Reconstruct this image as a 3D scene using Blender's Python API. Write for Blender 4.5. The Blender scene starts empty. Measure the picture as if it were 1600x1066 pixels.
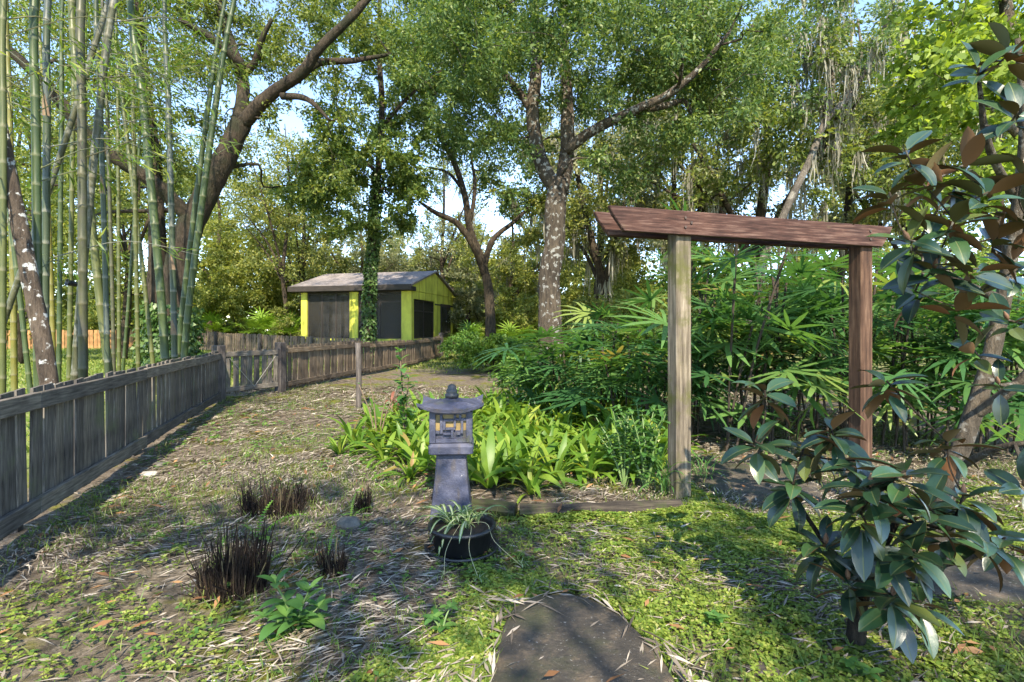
import bpy, math, random
import numpy as np
from mathutils import Vector, Matrix
R = math.radians
random.seed(7); rng = np.random.default_rng(7)
S = bpy.context.scene
COL = S.collection

# ------------------------------------------------------------------ camera
EYE = 1.5; FPX = 800.0; HOR = 515.0          # eye height, focal length in photo pixels, horizon row
cam = bpy.data.cameras.new('camera'); cam.lens = 18; cam.sensor_width = 36
cam.shift_y = (HOR - 533) / 1600; cam.clip_start = 0.05; cam.clip_end = 2000
co = bpy.data.objects.new('camera', cam); COL.objects.link(co)
co.location = (0, 0, EYE); co.rotation_euler = (R(90), 0, 0); S.camera = co

# ------------------------------------------------------------------ sky, sun, exposure
SUN_EL = R(43); SUN_TO = Vector((0.12, -0.99, 0)).normalized()
w = bpy.data.worlds.new('World'); S.world = w; w.use_nodes = True
nt = w.node_tree; bg = nt.nodes['Background']
sky = nt.nodes.new('ShaderNodeTexSky'); sky.sky_type = 'NISHITA'; sky.sun_disc = False
sky.sun_elevation = SUN_EL; sky.sun_rotation = math.atan2(SUN_TO.x, SUN_TO.y)
sky.altitude = 1500; sky.air_density = 1.0; sky.dust_density = 0.0; sky.ozone_density = 3.0
nt.links.new(sky.outputs[0], bg.inputs[0]); bg.inputs[1].default_value = 0.12
sl = bpy.data.lights.new('sun', 'SUN'); sl.energy = 2.35; sl.angle = R(0.5); sl.color = (1, 0.93, 0.8)
so = bpy.data.objects.new('sun', sl); COL.objects.link(so)
sd = Vector((SUN_TO.x * math.cos(SUN_EL), SUN_TO.y * math.cos(SUN_EL), math.sin(SUN_EL)))
so.rotation_euler = sd.to_track_quat('Z', 'Y').to_euler(); so.location = sd * 40
S.view_settings.view_transform = 'Standard'; S.view_settings.look = 'None'
S.view_settings.use_white_balance = True; S.view_settings.white_balance_temperature = 7100; S.view_settings.white_balance_tint = 11
S.view_settings.exposure = 2.45; S.view_settings.gamma = 1
try:
    S.cycles.max_bounces = 5; S.cycles.diffuse_bounces = 3; S.cycles.glossy_bounces = 2
    S.cycles.transmission_bounces = 3; S.cycles.transparent_max_bounces = 6
    S.cycles.caustics_reflective = False; S.cycles.caustics_refractive = False
except Exception: pass

# ------------------------------------------------------------------ helpers: places
def P(px, py, Y): return np.array([(px - 800) / FPX * Y, Y, EYE - (py - HOR) / FPX * Y])
def sstep(a, b, t): t = np.clip((t - a) / (b - a), 0, 1); return t * t * (3 - 2 * t)
def vn(x, y, s, seed=0):                       # value noise 0..1
    x = np.asarray(x, float) * s; y = np.asarray(y, float) * s
    xi = np.floor(x).astype(np.int64); yi = np.floor(y).astype(np.int64); fx = x - xi; fy = y - yi
    fx = fx * fx * (3 - 2 * fx); fy = fy * fy * (3 - 2 * fy)
    def h(a, b):
        v = np.sin(a * 127.1 + b * 311.7 + seed * 74.7) * 43758.5453
        return v - np.floor(v)
    return (h(xi, yi) * (1 - fx) + h(xi + 1, yi) * fx) * (1 - fy) + (h(xi, yi + 1) * (1 - fx) + h(xi + 1, yi + 1) * fx) * fy
def gz(x, y):
    x = np.asarray(x, float); y = np.asarray(y, float)
    z = 0.55 * sstep(20, 36, y) + 0.05 * (vn(x, y, 0.8, 3) - 0.5) * sstep(1, 3, y)
    d = ((x + 8.5) / 3.0) ** 2 + ((y - 14.5) / 3.2) ** 2
    return z + 0.25 * np.exp(-d)
def G(px, py):
    Y = EYE * FPX / (py - HOR); X = (px - 800) / FPX * Y
    return np.array([X, Y, float(gz(X, Y))])
def unit(v): v = np.asarray(v, float); return v / (np.linalg.norm(v, axis=-1, keepdims=True) + 1e-9)

# ------------------------------------------------------------------ helpers: objects
def tag(o, label=None, cat=None, group=None, kind=None):
    if label: o['label'] = label
    if cat: o['category'] = cat
    if group: o['group'] = group
    if kind: o['kind'] = kind
    return o
def empty(name, loc, label=None, cat=None, group=None):
    o = bpy.data.objects.new(name, None); o.empty_display_size = 0.1; COL.objects.link(o)
    o.location = tuple(loc); return tag(o, label, cat, group)
def link(name, me, parent=None, M=None):
    o = bpy.data.objects.new(name, me); COL.objects.link(o)
    if parent is not None: o.parent = parent
    if M is not None: o.matrix_basis = M
    return o
def quadmesh(name, v, f, mats, smooth=False, attr=None, mi=None):
    """fast mesh from numpy arrays; f is (n,4) or (n,3) or a python list of polygons"""
    me = bpy.data.meshes.new(name)
    if isinstance(f, np.ndarray):
        k = f.shape[1]; n = len(f)
        me.vertices.add(len(v)); me.vertices.foreach_set('co', np.asarray(v, np.float32).ravel())
        me.loops.add(n * k); me.loops.foreach_set('vertex_index', f.astype(np.int32).ravel())
        me.polygons.add(n); me.polygons.foreach_set('loop_start', np.arange(0, n * k, k, dtype=np.int32))
        try: me.polygons.foreach_set('loop_total', np.full(n, k, np.int32))
        except Exception: pass
    else:
        me.from_pydata([tuple(p) for p in v], [], f)
    for m in (mats if isinstance(mats, (list, tuple)) else [mats]): me.materials.append(m)
    if mi is not None: me.polygons.foreach_set('material_index', np.asarray(mi, np.int32))
    if smooth: me.polygons.foreach_set('use_smooth', np.ones(len(me.polygons), bool))
    if attr:
        for an, av in attr.items():
            a = me.attributes.new(an, 'FLOAT', 'POINT'); a.data.foreach_set('value', np.asarray(av, np.float32))
    me.update(calc_edges=True); me.validate()
    return me
class MB:
    def __init__(s): s.v = []; s.f = []; s.n = 0; s.a = []
    def add(s, v, f, a=None):
        v = np.asarray(v, float); s.v.append(v); f = [tuple(int(i) + s.n for i in q) for q in f]
        s.f += f; s.n += len(v); s.a.append(np.zeros(len(v)) if a is None else np.asarray(a, float)); return s
    def box(s, lo, hi):
        x0, y0, z0 = lo; x1, y1, z1 = hi
        return s.add([(x0,y0,z0),(x1,y0,z0),(x1,y1,z0),(x0,y1,z0),(x0,y0,z1),(x1,y0,z1),(x1,y1,z1),(x0,y1,z1)],
                     [(0,3,2,1),(4,5,6,7),(0,1,5,4),(1,2,6,5),(2,3,7,6),(3,0,4,7)])
    def cbox(s, lo, hi, c=0.006):               # box with chamfered edges
        lo = np.array(lo, float); hi = np.array(hi, float); m = (lo + hi) / 2; h = (hi - lo) / 2
        import itertools
        vs = []; idx = {}
        for sg in itertools.product((-1, 1), repeat=3):
            for ax in range(3):
                p = m + h * np.array(sg)
                for k in range(3):
                    if k != ax: p[k] -= sg[k] * c
                idx[(sg, ax)] = len(vs); vs.append(p)
        fs = []
        for ax in range(3):
            a, b = (ax + 1) % 3, (ax + 2) % 3
            for sx in (-1, 1):
                q = []
                for (i, j) in ((-1,-1),(1,-1),(1,1),(-1,1)):
                    sg = [0,0,0]; sg[ax] = sx; sg[a] = i; sg[b] = j; q.append(idx[(tuple(sg), ax)])
                fs.append(q if sx > 0 else q[::-1])
        for ax in range(3):
            a, b = (ax + 1) % 3, (ax + 2) % 3
            for i in (-1, 1):
                for j in (-1, 1):
                    sg0 = [0,0,0]; sg0[ax] = -1; sg0[a] = i; sg0[b] = j; sg1 = list(sg0); sg1[ax] = 1
                    q = [idx[(tuple(sg0), a)], idx[(tuple(sg1), a)], idx[(tuple(sg1), b)], idx[(tuple(sg0), b)]]
                    fs.append(q if i * j < 0 else q[::-1])
        for sg in itertools.product((-1, 1), repeat=3):
            q = [idx[(sg, k)] for k in range(3)]; fs.append(q if sg[0]*sg[1]*sg[2] > 0 else q[::-1])
        return s.add(vs, fs)
    def tube(s, pts, rad, n=8, cap=True, wob=0.0, along=None):
        v, f, a = tube(pts, rad, n, wob); s.add(v, f, a if along is None else np.repeat(along, n))
        if cap:
            m = len(pts); b = s.n - m * n
            s.f.append(tuple(b + i for i in range(n))[::-1]); s.f.append(tuple(b + (m - 1) * n + i for i in range(n)))
        return s
    def xf(s, M):
        M = np.array(M); s.v = [v @ M[:3, :3].T + M[:3, 3] for v in s.v]; return s
    def build(s, name, mat, parent=None, smooth=False, off=None, attr=None):
        v = np.concatenate(s.v); 
        if off is not None: v = v - np.asarray(off, float)
        me = quadmesh(name, v, s.f, mat, smooth, {attr: np.concatenate(s.a)} if attr else None)
        return link(name, me, parent)
def catmull(c, n=6):
    c = np.asarray(c, float); c = np.vstack([2 * c[0] - c[1], c, 2 * c[-1] - c[-2]]); out = []
    for i in range(1, len(c) - 2):
        for t in np.arange(n) / n:
            p0, p1, p2, p3 = c[i-1:i+3]
            out.append(0.5 * (2*p1 + (p2-p0)*t + (2*p0-5*p1+4*p2-p3)*t*t + (3*p1-p0-3*p2+p3)*t**3))
    out.append(c[-2]); return np.array(out)
def tube(pts, rad, n=8, wob=0.0):
    pts = np.asarray(pts, float); m = len(pts); rad = np.broadcast_to(np.asarray(rad, float), (m,))
    t = unit(np.gradient(pts, axis=0)); ref = np.array([0, 0, 1.0]) if abs(t[0][2]) < 0.9 else np.array([1.0, 0, 0])
    u = unit(np.cross(t[0], ref)); us = []
    for i in range(m):
        u = unit(u - t[i] * np.dot(u, t[i])); us.append(u)
    us = np.array(us); vs = np.cross(t, us); a = np.arange(n) / n * 2 * math.pi
    rr = rad[:, None] * (1 + (wob * (rng.random((m, n)) - 0.5) * 2 if wob else 0))
    v = pts[:, None] + rr[..., None] * (np.cos(a)[None, :, None] * us[:, None] + np.sin(a)[None, :, None] * vs[:, None])
    f = []
    for i in range(m - 1):
        for j in range(n):
            k = (j + 1) % n; f.append((i*n+j, i*n+k, (i+1)*n+k, (i+1)*n+j))
    d = np.concatenate([[0], np.cumsum(np.linalg.norm(np.diff(pts, axis=0), axis=1))])
    return v.reshape(-1, 3), f, np.repeat(d, n)
def leafquads(c, d, n, L, W, sag=0.12):
    c = np.asarray(c, float); N = len(c); L = np.broadcast_to(np.asarray(L, float), (N,))[:, None]; W = np.broadcast_to(np.asarray(W, float), (N,))[:, None]
    d = unit(d); s = unit(np.cross(d, n)); n = np.cross(s, d)
    v = np.empty((N, 4, 3)); m = c + d * L * 0.42
    v[:, 0] = c; v[:, 1] = m + s * W / 2 + n * W * 0.12; v[:, 2] = c + d * L - n * L * sag; v[:, 3] = m - s * W / 2 + n * W * 0.12
    return v.reshape(-1, 3), np.arange(N * 4).reshape(N, 4)
def rdir(N): return unit(rng.normal(size=(N, 3)))
def frame(pos, d, up, s=1.0):
    d = Vector(d).normalized(); u = Vector(up); y = u.cross(d)
    if y.length < 1e-4: y = Vector((0, 1, 0)).cross(d)
    y.normalize(); z = d.cross(y)
    if not hasattr(s, '__len__'): s = (s, s, s)
    M = Matrix(((d.x*s[0], y.x*s[1], z.x*s[2], pos[0]), (d.y*s[0], y.y*s[1], z.y*s[2], pos[1]), (d.z*s[0], y.z*s[1], z.z*s[2], pos[2]), (0, 0, 0, 1)))
    return M

# ------------------------------------------------------------------ helpers: materials
def newmat(name):
    m = bpy.data.materials.new(name); m.use_nodes = True; nt = m.node_tree; return m, nt, nt.nodes['Principled BSDF']
def N(nt, t, **kw):
    n = nt.nodes.new(t)
    for k, v in kw.items():
        if k.startswith('i_'): n.inputs[k[2:].replace('_', ' ')].default_value = v
        else: setattr(n, k, v)
    return n
def ramp(nt, src, stops, interp='LINEAR'):
    r = nt.nodes.new('ShaderNodeValToRGB'); cr = r.color_ramp; cr.interpolation = interp
    while len(cr.elements) < len(stops): cr.elements.new(0.5)
    for e, (p, c) in zip(cr.elements, stops):
        e.position = p; e.color = (*c, 1) if len(c) == 3 else c
    nt.links.new(src, r.inputs[0]); return r.outputs[0]
def mix(nt, a, b, f, mode='MIX'):
    m = nt.nodes.new('ShaderNodeMix'); m.data_type = 'RGBA'; m.blend_type = mode
    for sock, val in ((m.inputs[0], f), (m.inputs[6], a), (m.inputs[7], b)):
        if isinstance(val, (int, float)): sock.default_value = val
        elif isinstance(val, tuple): sock.default_value = (*val, 1)
        else: nt.links.new(val, sock)
    return m.outputs[2]
def noise(nt, scale, detail=4, coord='Object', stretch=None, rough=0.6, out=0):
    tc = nt.nodes.new('ShaderNodeTexCoord'); src = tc.outputs['Object' if coord == 'World' else coord]
    if coord == 'World': src = nt.nodes.new('ShaderNodeNewGeometry').outputs['Position']
    if stretch:
        mp = nt.nodes.new('ShaderNodeMapping'); mp.inputs['Scale'].default_value = stretch; nt.links.new(src, mp.inputs[0]); src = mp.outputs[0]
    n = N(nt, 'ShaderNodeTexNoise', i_Scale=scale, i_Detail=detail, i_Roughness=rough); nt.links.new(src, n.inputs['Vector']); return n.outputs[out]
def bump(nt, b, h, strength=0.4, dist=0.02):
    n = N(nt, 'ShaderNodeBump', i_Strength=strength, i_Distance=dist); nt.links.new(h, n.inputs['Height']); nt.links.new(n.outputs[0], b.inputs['Normal'])
def leafmat(name, stops, transl=0.45, rough=0.5, spec=0.35, per='island', glow=1.5):
    m, nt, b = newmat(name)
    if per == 'island': src = nt.nodes.new('ShaderNodeNewGeometry').outputs['Random Per Island']
    else: src = nt.nodes.new('ShaderNodeObjectInfo').outputs['Random']
    c = ramp(nt, src, stops)
    nt.links.new(c, b.inputs['Base Color']); b.inputs['Roughness'].default_value = rough; b.inputs['Specular IOR Level'].default_value = spec
    t = nt.nodes.new('ShaderNodeBsdfTranslucent'); c2 = mix(nt, c, (glow, glow * 0.95, glow * 0.45), 1.0, 'MULTIPLY'); nt.links.new(c2, t.inputs[0])
    ms = nt.nodes.new('ShaderNodeMixShader'); ms.inputs[0].default_value = transl
    nt.links.new(b.outputs[0], ms.inputs[1]); nt.links.new(t.outputs[0], ms.inputs[2])
    nt.links.new(ms.outputs[0], nt.nodes['Material Output'].inputs[0]); return m
def woodmat(name, c1, c2, c3, axis='X', rough=0.85, moss=None, mossamt=0.5, sc=6):
    m, nt, b = newmat(name)
    st = {'X': (0.6, 9, 9), 'Z': (9, 9, 0.6), 'Y': (9, 0.6, 9)}[axis]
    g = noise(nt, sc, 6, 'Object', st); c = ramp(nt, g, [(0.3, c1), (0.5, c2), (0.72, c3)])
    oi = nt.nodes.new('ShaderNodeObjectInfo').outputs['Random']
    c = mix(nt, c, ramp(nt, oi, [(0, (0.6, 0.6, 0.62)), (0.5, (1, 1, 1)), (1, (1.35, 1.3, 1.2))]), 0.8, 'MULTIPLY')
    big = noise(nt, 3.2, 5, 'World')
    c = mix(nt, c, ramp(nt, big, [(0.35, (0.55, 0.55, 0.58)), (0.65, (1.15, 1.15, 1.1))]), 0.7, 'MULTIPLY')
    if moss:
        mm = ramp(nt, noise(nt, 2.3, 6, 'World', rough=0.7), [(mossamt, (0, 0, 0)), (mossamt + 0.16, (1, 1, 1))]); c = mix(nt, c, moss, mm)
    nt.links.new(c, b.inputs['Base Color']); b.inputs['Roughness'].default_value = rough; b.inputs['Specular IOR Level'].default_value = 0.25
    bump(nt, b, g, 0.5, 0.006); return m
def barkmat(name, c1, c2, lichen=None, lo=0.56, lsc=6, sc=5, moss=None):
    m, nt, b = newmat(name); g = noise(nt, sc, 8, 'Object', (3.6, 3.6, 0.8), 0.78)
    c = ramp(nt, g, [(0.36, c1), (0.62, c2)]); c = mix(nt, c, ramp(nt, noise(nt, 1.3, 5, 'World'), [(0.35, (.6, .6, .58)), (0.65, (1.3, 1.28, 1.2))]), 0.8, 'MULTIPLY')
    if moss: c = mix(nt, c, moss, ramp(nt, noise(nt, 1.6, 5, 'World'), [(0.45, (0, 0, 0)), (0.62, (1, 1, 1))]))
    if lichen: c = mix(nt, c, lichen, ramp(nt, noise(nt, lsc, 5, 'World', rough=0.55), [(lo, (0, 0, 0)), (lo + 0.05, (1, 1, 1))]))
    nt.links.new(c, b.inputs['Base Color']); b.inputs['Roughness'].default_value = 0.9; b.inputs['Specular IOR Level'].default_value = 0.2
    bump(nt, b, g, 1.0, 0.09); return m
def plain(name, col, rough=0.7, var=0.25, sc=8, bmp=0.0, spec=0.4, coord='Object'):
    m, nt, b = newmat(name); g = noise(nt, sc, 5, coord)
    c = ramp(nt, g, [(0.25, tuple(x * (1 - var) for x in col)), (0.75, tuple(x * (1 + var) for x in col))])
    nt.links.new(c, b.inputs['Base Color']); b.inputs['Roughness'].default_value = rough; b.inputs['Specular IOR Level'].default_value = spec
    if bmp: bump(nt, b, g, bmp, 0.01)
    return m

# foliage palettes
L_OAK = leafmat('oak_leaf', [(0, (0.061, 0.101, 0.024)), (.5, (0.121, 0.169, 0.038)), (1, (0.230, 0.257, 0.061))], .42)
L_CENTRE = leafmat('laurel_leaf', [(0, (0.052, 0.111, 0.033)), (.55, (0.104, 0.169, 0.052)), (1, (0.208, 0.260, 0.078))], .42)
L_IVYTREE = leafmat('vine_tree_leaf', [(0, (0.063, 0.119, 0.028)), (.6, (0.126, 0.196, 0.049)), (1, (0.266, 0.308, 0.084))], .42)
L_FAR = leafmat('far_leaf', [(0, (0.078, 0.111, 0.033)), (.5, (0.169, 0.202, 0.052)), (1, (0.312, 0.312, 0.091))], .45)
L_FARY = leafmat('sunny_leaf', [(0, (.10, .14, .03)), (.5, (.185, .225, .05)), (1, (.33, .335, .085))], .45)
L_FARG = leafmat('grey_leaf', [(0, (0.100, 0.125, 0.069)), (.5, (0.200, 0.225, 0.112)), (1, (0.338, 0.338, 0.188))], .4)
L_BRIGHT = leafmat('bright_leaf', [(0, (.09, .17, .02)), (.5, (.15, .25, .035)), (1, (.25, .34, .06))], .45)
L_MAPLE = leafmat('maple_leaf', [(0, (.12, .19, .03)), (.5, (.19, .28, .045)), (1, (.29, .37, .08))], .5)
L_BAMBOO = leafmat('bamboo_leaf', [(0, (.07, .14, .02)), (.6, (.13, .21, .035)), (1, (.27, .30, .06))], .45)
L_IVY = leafmat('ivy_leaf', [(0, (.03, .075, .015)), (.5, (.06, .12, .025)), (1, (.13, .19, .06))], .25, .4)
L_HERB = leafmat('herb_leaf', [(0, (.05, .14, .03)), (.5, (.08, .19, .05)), (1, (.14, .26, .06))], .4, .45, per='object')
L_HERBI = leafmat('weed_leaf', [(0, (.06, .15, .03)), (.5, (.10, .21, .045)), (1, (.18, .29, .06))], .4)
L_BROM = leafmat('bromeliad_leaf', [(0, (.07, .16, .02)), (.45, (.13, .24, .03)), (.85, (.21, .31, .045)), (.97, (.30, .35, .06)), (1, (.30, .18, .08))], .45, .42, per='object', glow=1.4)
L_RHAPIS = leafmat('palm_leaf', [(0, (.035, .105, .035)), (.5, (.06, .155, .05)), (.9, (.115, .225, .06)), (.975, (.22, .28, .07)), (1, (.30, .20, .08))], .42, .4, per='object')
L_PALMETTO = leafmat('palmetto_leaf', [(0, (.10, .20, .02)), (1, (.20, .32, .04))], .4, .4, per='object')
L_COVER = leafmat('groundcover_leaf', [(0, (.085, .15, .022)), (.5, (.175, .25, .04)), (.85, (.27, .34, .065)), (1, (.38, .38, .12))], .38)
L_GRASS = leafmat('grass_blade', [(0, (.07, .13, .025)), (.6, (.13, .20, .04)), (1, (.24, .26, .08))], .4)
L_LAWN = leafmat('lawn_blade', [(0, (.10, .17, .03)), (.6, (.19, .26, .05)), (1, (.30, .32, .09))], .4)
L_LITTER = leafmat('dry_bamboo_leaf', [(0, (.07, .055, .042)), (.3, (.18, .15, .118)), (.7, (.31, .268, .212)), (.93, (.42, .37, .30)), (1, (.56, .50, .41))], .12, .7, .2, glow=1.0)
L_LITTER2 = leafmat('brown_leaf', [(0, (.10, .05, .025)), (.5, (.20, .10, .045)), (1, (.32, .18, .08))], .1, .7, .2, glow=1.0)
L_MOSS = leafmat('hanging_moss', [(0, (.19, .19, .15)), (.6, (.31, .30, .25)), (1, (.44, .42, .36))], .4, .8, .1, glow=1.0)
L_STUB = leafmat('cut_stem', [(0, (.008, .006, .005)), (.65, (.022, .015, .012)), (.92, (.06, .042, .028)), (1, (.20, .17, .09))], .0, .8, .2)
L_RED = leafmat('red_leaf', [(0, (.12, .03, .03)), (1, (.25, .10, .06))], .3, .45, per='object', glow=1.1)
L_FERN = leafmat('fern_leaf', [(0, (.10, .23, .025)), (1, (.17, .32, .05))], .45, .5, per='object')
B_OAK = barkmat('oak_bark', (.022, .017, .013), (.10, .075, .055), moss=(.035, .035, .02))
B_DARK = barkmat('dark_bark', (.018, .015, .011), (.085, .065, .046))
B_GREY = barkmat('grey_bark', (.06, .053, .045), (.20, .175, .15), lichen=(.27, .255, .22), lo=.55, lsc=2)
B_LICHEN = barkmat('lichen_bark', (.035, .028, .022), (.12, .095, .07), lichen=(.29, .285, .255), lo=.565, lsc=11)
B_PALE = barkmat('pale_bark', (.07, .056, .042), (.21, .175, .135), lichen=(.32, .30, .255), lo=.57, lsc=14, sc=9)

# ------------------------------------------------------------------ ground
xs = np.concatenate([-np.geomspace(400, 16, 14), np.arange(-15, -5, .3), np.arange(-5, 5, .1), np.arange(5, 15, .3), np.geomspace(16, 400, 14)])
ys = np.concatenate([np.linspace(-30, 0.5, 16), np.arange(.8, 9, .09), np.arange(9, 40, .5), np.geomspace(41, 500, 14)])
gx, gy = np.meshgrid(xs, ys); nz = gz(gx, gy) + 0.03 * (vn(gx, gy, 3.1, 9) - .5) * (gy < 14) * (gy > 1)
gv = np.stack([gx, gy, nz], -1).reshape(-1, 3); nx = len(xs)
ii, jj = np.meshgrid(np.arange(len(ys) - 1), np.arange(nx - 1), indexing='ij'); q = (ii * nx + jj).ravel()
gf = np.stack([q, q + 1, q + nx + 1, q + nx], -1)
def fence_x(y): return -3.50 - 0.36 * (y - 3.5)
def lawnmask(x, y): return sstep(.3, 1.2, (fence_x(np.minimum(y, 10.5)) - x)) * 1.0 + sstep(17, 22, y) * (x > fence_x(10.5)) * .7
def pathmask(x, y):
    a = sstep(.75, .3, np.abs(x - (2.35 + .18 * (y - 4.6)))) * sstep(3.9, 4.6, y) * sstep(9.5, 7.5, y)
    return a
def covermask(x, y):                            # low yellow-green ground cover in the right foreground
    e = sstep(-.75, .15, x - .22 * (y - 2.5) + .8 * (vn(x, y, 1.7, 5) - .5)) * sstep(4.9, 4.0, y + .6 * (vn(x, y, 2.1, 6) - .5))
    e = e * (.25 + .75 * sstep(.38, .62, vn(x, y, 1.9, 71))); e = np.maximum(e, .06 * sstep(.62, .75, vn(x, y, 1.2, 8)) * sstep(-.9, -1.4, x) * sstep(4, 3, y))
    e = e * (1 - sstep(4.1, 4.3, y) * (x > -.7) * (x < 1.5))
    return np.clip(e - pathmask(x, y), 0, 1)
m, nt, b = newmat('garden_soil')
at = N(nt, 'ShaderNodeAttribute', attribute_name='lawn'); ac = N(nt, 'ShaderNodeAttribute', attribute_name='cover')
c = ramp(nt, noise(nt, 9, 8, 'World', rough=.7), [(.3, (.045, .036, .027)), (.5, (.125, .10, .075)), (.7, (.26, .22, .17))])
c = mix(nt, c, ramp(nt, noise(nt, 40, 3, 'World'), [(.35, (.6, .6, .6)), (.65, (1.4, 1.4, 1.35))]), .7, 'MULTIPLY')
c = mix(nt, c, ramp(nt, noise(nt, 60, 3, 'World'), [(.3, (.07, .075, .012)), (.7, (.17, .16, .025))]), ramp(nt, noise(nt, 1.15, 6, 'World', rough=.65), [(.53, (0, 0, 0)), (.60, (1, 1, 1))]))
c = mix(nt, c, ramp(nt, noise(nt, 30, 4, 'World'), [(.3, (.06, .09, .015)), (.7, (.14, .17, .03))]), ac.outputs['Fac'])
c = mix(nt, c, ramp(nt, noise(nt, 2.5, 6, 'World'), [(.3, (.09, .13, .03)), (.5, (.16, .20, .05)), (.7, (.26, .22, .12))]), at.outputs['Fac'])
nt.links.new(c, b.inputs['Base Color']); b.inputs['Roughness'].default_value = .95; b.inputs['Specular IOR Level'].default_value = .15
bump(nt, b, noise(nt, 22, 8, 'World', rough=.75), .9, .03); M_SOIL = m
gm = quadmesh('ground', gv, gf, M_SOIL, True, {'lawn': np.clip(lawnmask(gv[:, 0], gv[:, 1]), 0, 1), 'cover': covermask(gv[:, 0], gv[:, 1]) * .75})
tag(link('ground', gm), 'leaf-strewn garden ground with moss and lawn', None, kind='structure')

def scatter(n, region, dens):
    x0, x1, y0, y1 = region; out = []; tot = 0
    while tot < n:
        x = rng.uniform(x0, x1, n); u = rng.random(n); y = y0 + (y1 - y0) * u
        k = rng.random(n) < dens(x, y); out.append(np.stack([x[k], y[k]], -1)); tot += k.sum()
        if len(out) > 40: break
    return np.concatenate(out)[:n]
def inview(x, y): return (np.abs(x) < y * 1.06 + .3)
def nofence(x, y): return x > fence_x(np.minimum(y, 10.6)) + .06
STONES = []                                     # polygons kept free of litter (x, y, radius)
# ------------------------------------------------------------------ stepping stones
m, nt, b = newmat('dark_stone')
c = ramp(nt, noise(nt, 7, 7, 'World', rough=.7), [(.3, (.025, .021, .016)), (.5, (.06, .05, .037)), (.66, (.15, .11, .07))])
c = mix(nt, c, (.30, .29, .26), ramp(nt, noise(nt, 55, 3, 'World'), [(.64, (0, 0, 0)), (.70, (.8, .8, .8))]))
c = mix(nt, c, (.05, .055, .02), ramp(nt, noise(nt, 3, 4, 'World'), [(.5, (0, 0, 0)), (.65, (.8, .8, .8))]))
nt.links.new(c, b.inputs['Base Color']); b.inputs['Roughness'].default_value = .8; bump(nt, b, noise(nt, 24, 8, 'World', rough=.78), 1.0, .03); M_STONE = m
def slab(name, label, outline, h=.045):
    o = catmull(np.vstack([outline, outline[:1]]), 5)[:-1]; c = o.mean(0); base = np.array([c[0], c[1], float(gz(*c))])
    n = len(o); o = o + rng.normal(0, .006, o.shape); rings = [(1.0, -.05), (1.0, h - .012), (.965, h), (.6, h + .006), (.25, h + .002)]; v = []
    for s, z in rings: v += [(*( (p - c) * s), z + rng.normal(0, .0015)) for p in o]
    v.append((0, 0, h + .003)); f = []
    for r in range(len(rings) - 1):
        for i in range(n): f.append((r*n+i, r*n+(i+1) % n, (r+1)*n+(i+1) % n, (r+1)*n+i))
    for i in range(n): f.append(((len(rings)-1)*n+i, (len(rings)-1)*n+(i+1) % n, len(v)-1))
    ob = link(name, quadmesh(name, v, f, M_STONE, True)); ob.location = base
    tag(ob, label, 'stone', 'dark stepping stones set in the garden floor'); STONES.append((c, o)); return ob
slab('stepping_stone', 'large dark stepping stone at the bottom edge, ringed with dry leaves', np.array([(-.10, 2.1), (-.03, 2.6), (.06, 2.76), (.21, 2.84), (.45, 2.78), (.62, 2.47), (.68, 2.15), (.62, 1.8), (.1, 1.7)]))
slab('stepping_stone', 'dark stone slab behind the low magnolia at the right edge', np.array([(2.35, 2.85), (2.42, 3.22), (2.8, 3.3), (3.3, 3.2), (3.35, 2.85), (2.9, 2.72)]))
slab('stepping_stone', 'flat brown stone under the timber arch, partly in sun', np.array([(1.75, 4.6), (1.85, 5.3), (2.3, 5.65), (2.85, 5.4), (2.85, 4.75), (2.4, 4.3)]), .03)
def onstone(x, y):
    r = np.zeros(np.shape(x), bool)
    for c, o in STONES:
        R0 = np.abs(o - c).max(0) * .9; r |= (((x - c[0]) / R0[0]) ** 2 + ((y - c[1]) / R0[1]) ** 2) < .92
    return r
# ------------------------------------------------------------------ leaf litter, ground cover, grass
def flat_leaves(name, n, region, dens, L, W, mat, label, cat, flow=None, tilt=.25, zr=(.004, .03)):
    p = scatter(n, region, dens); n = len(p); d0 = (vn(p[:, 0], p[:, 1], .6, 21) * 2.6 - .9) if flow is None else flow + rng.normal(0, .5, n)
    a = d0 + rng.normal(0, .55, n) + math.pi * (rng.random(n) < .5)
    d = np.stack([np.cos(a), np.sin(a), rng.normal(0, tilt * .5, n)], -1); nn = unit(np.stack([rng.normal(0, tilt, n), rng.normal(0, tilt, n), np.ones(n)], -1))
    c = np.stack([p[:, 0], p[:, 1], gz(p[:, 0], p[:, 1]) + .03 * (vn(p[:, 0], p[:, 1], 3.1, 9) - .5) * (p[:, 1] < 14) + rng.uniform(*zr, n) + np.abs(d[:, 2]) * .04 + .05 * onstone(p[:, 0], p[:, 1])], -1)
    far = 1 + np.clip((p[:, 1] - 4) / 8, 0, 1.5)
    v, f = leafquads(c, d, nn, rng.uniform(*L, n) * far, rng.uniform(*W, n) * far, .05)
    o = link(name, quadmesh(name, v, f, mat)); return tag(o, label, cat, kind='stuff')
litd = lambda x, y: inview(x, y) * nofence(x, y) * np.where(onstone(x, y), .05, 1) * np.clip((1 - .72 * covermask(x, y)) * (.35 + 1.0 * sstep(.3, .6, vn(x, y, 1.1, 11))), 0, 1) * (1 - .75 * sstep(.5, .66, vn(x, y, .9, 31)) * sstep(3.4, 2.6, y)) * np.minimum(1, 3.2 / y)
flat_leaves('bamboo_leaf_litter', 62000, (-9, 6, 1.9, 13), litd, (.035, .15), (.004, .014), L_LITTER, 'dry tan bamboo leaves carpeting the garden floor', 'leaf litter')
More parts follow.
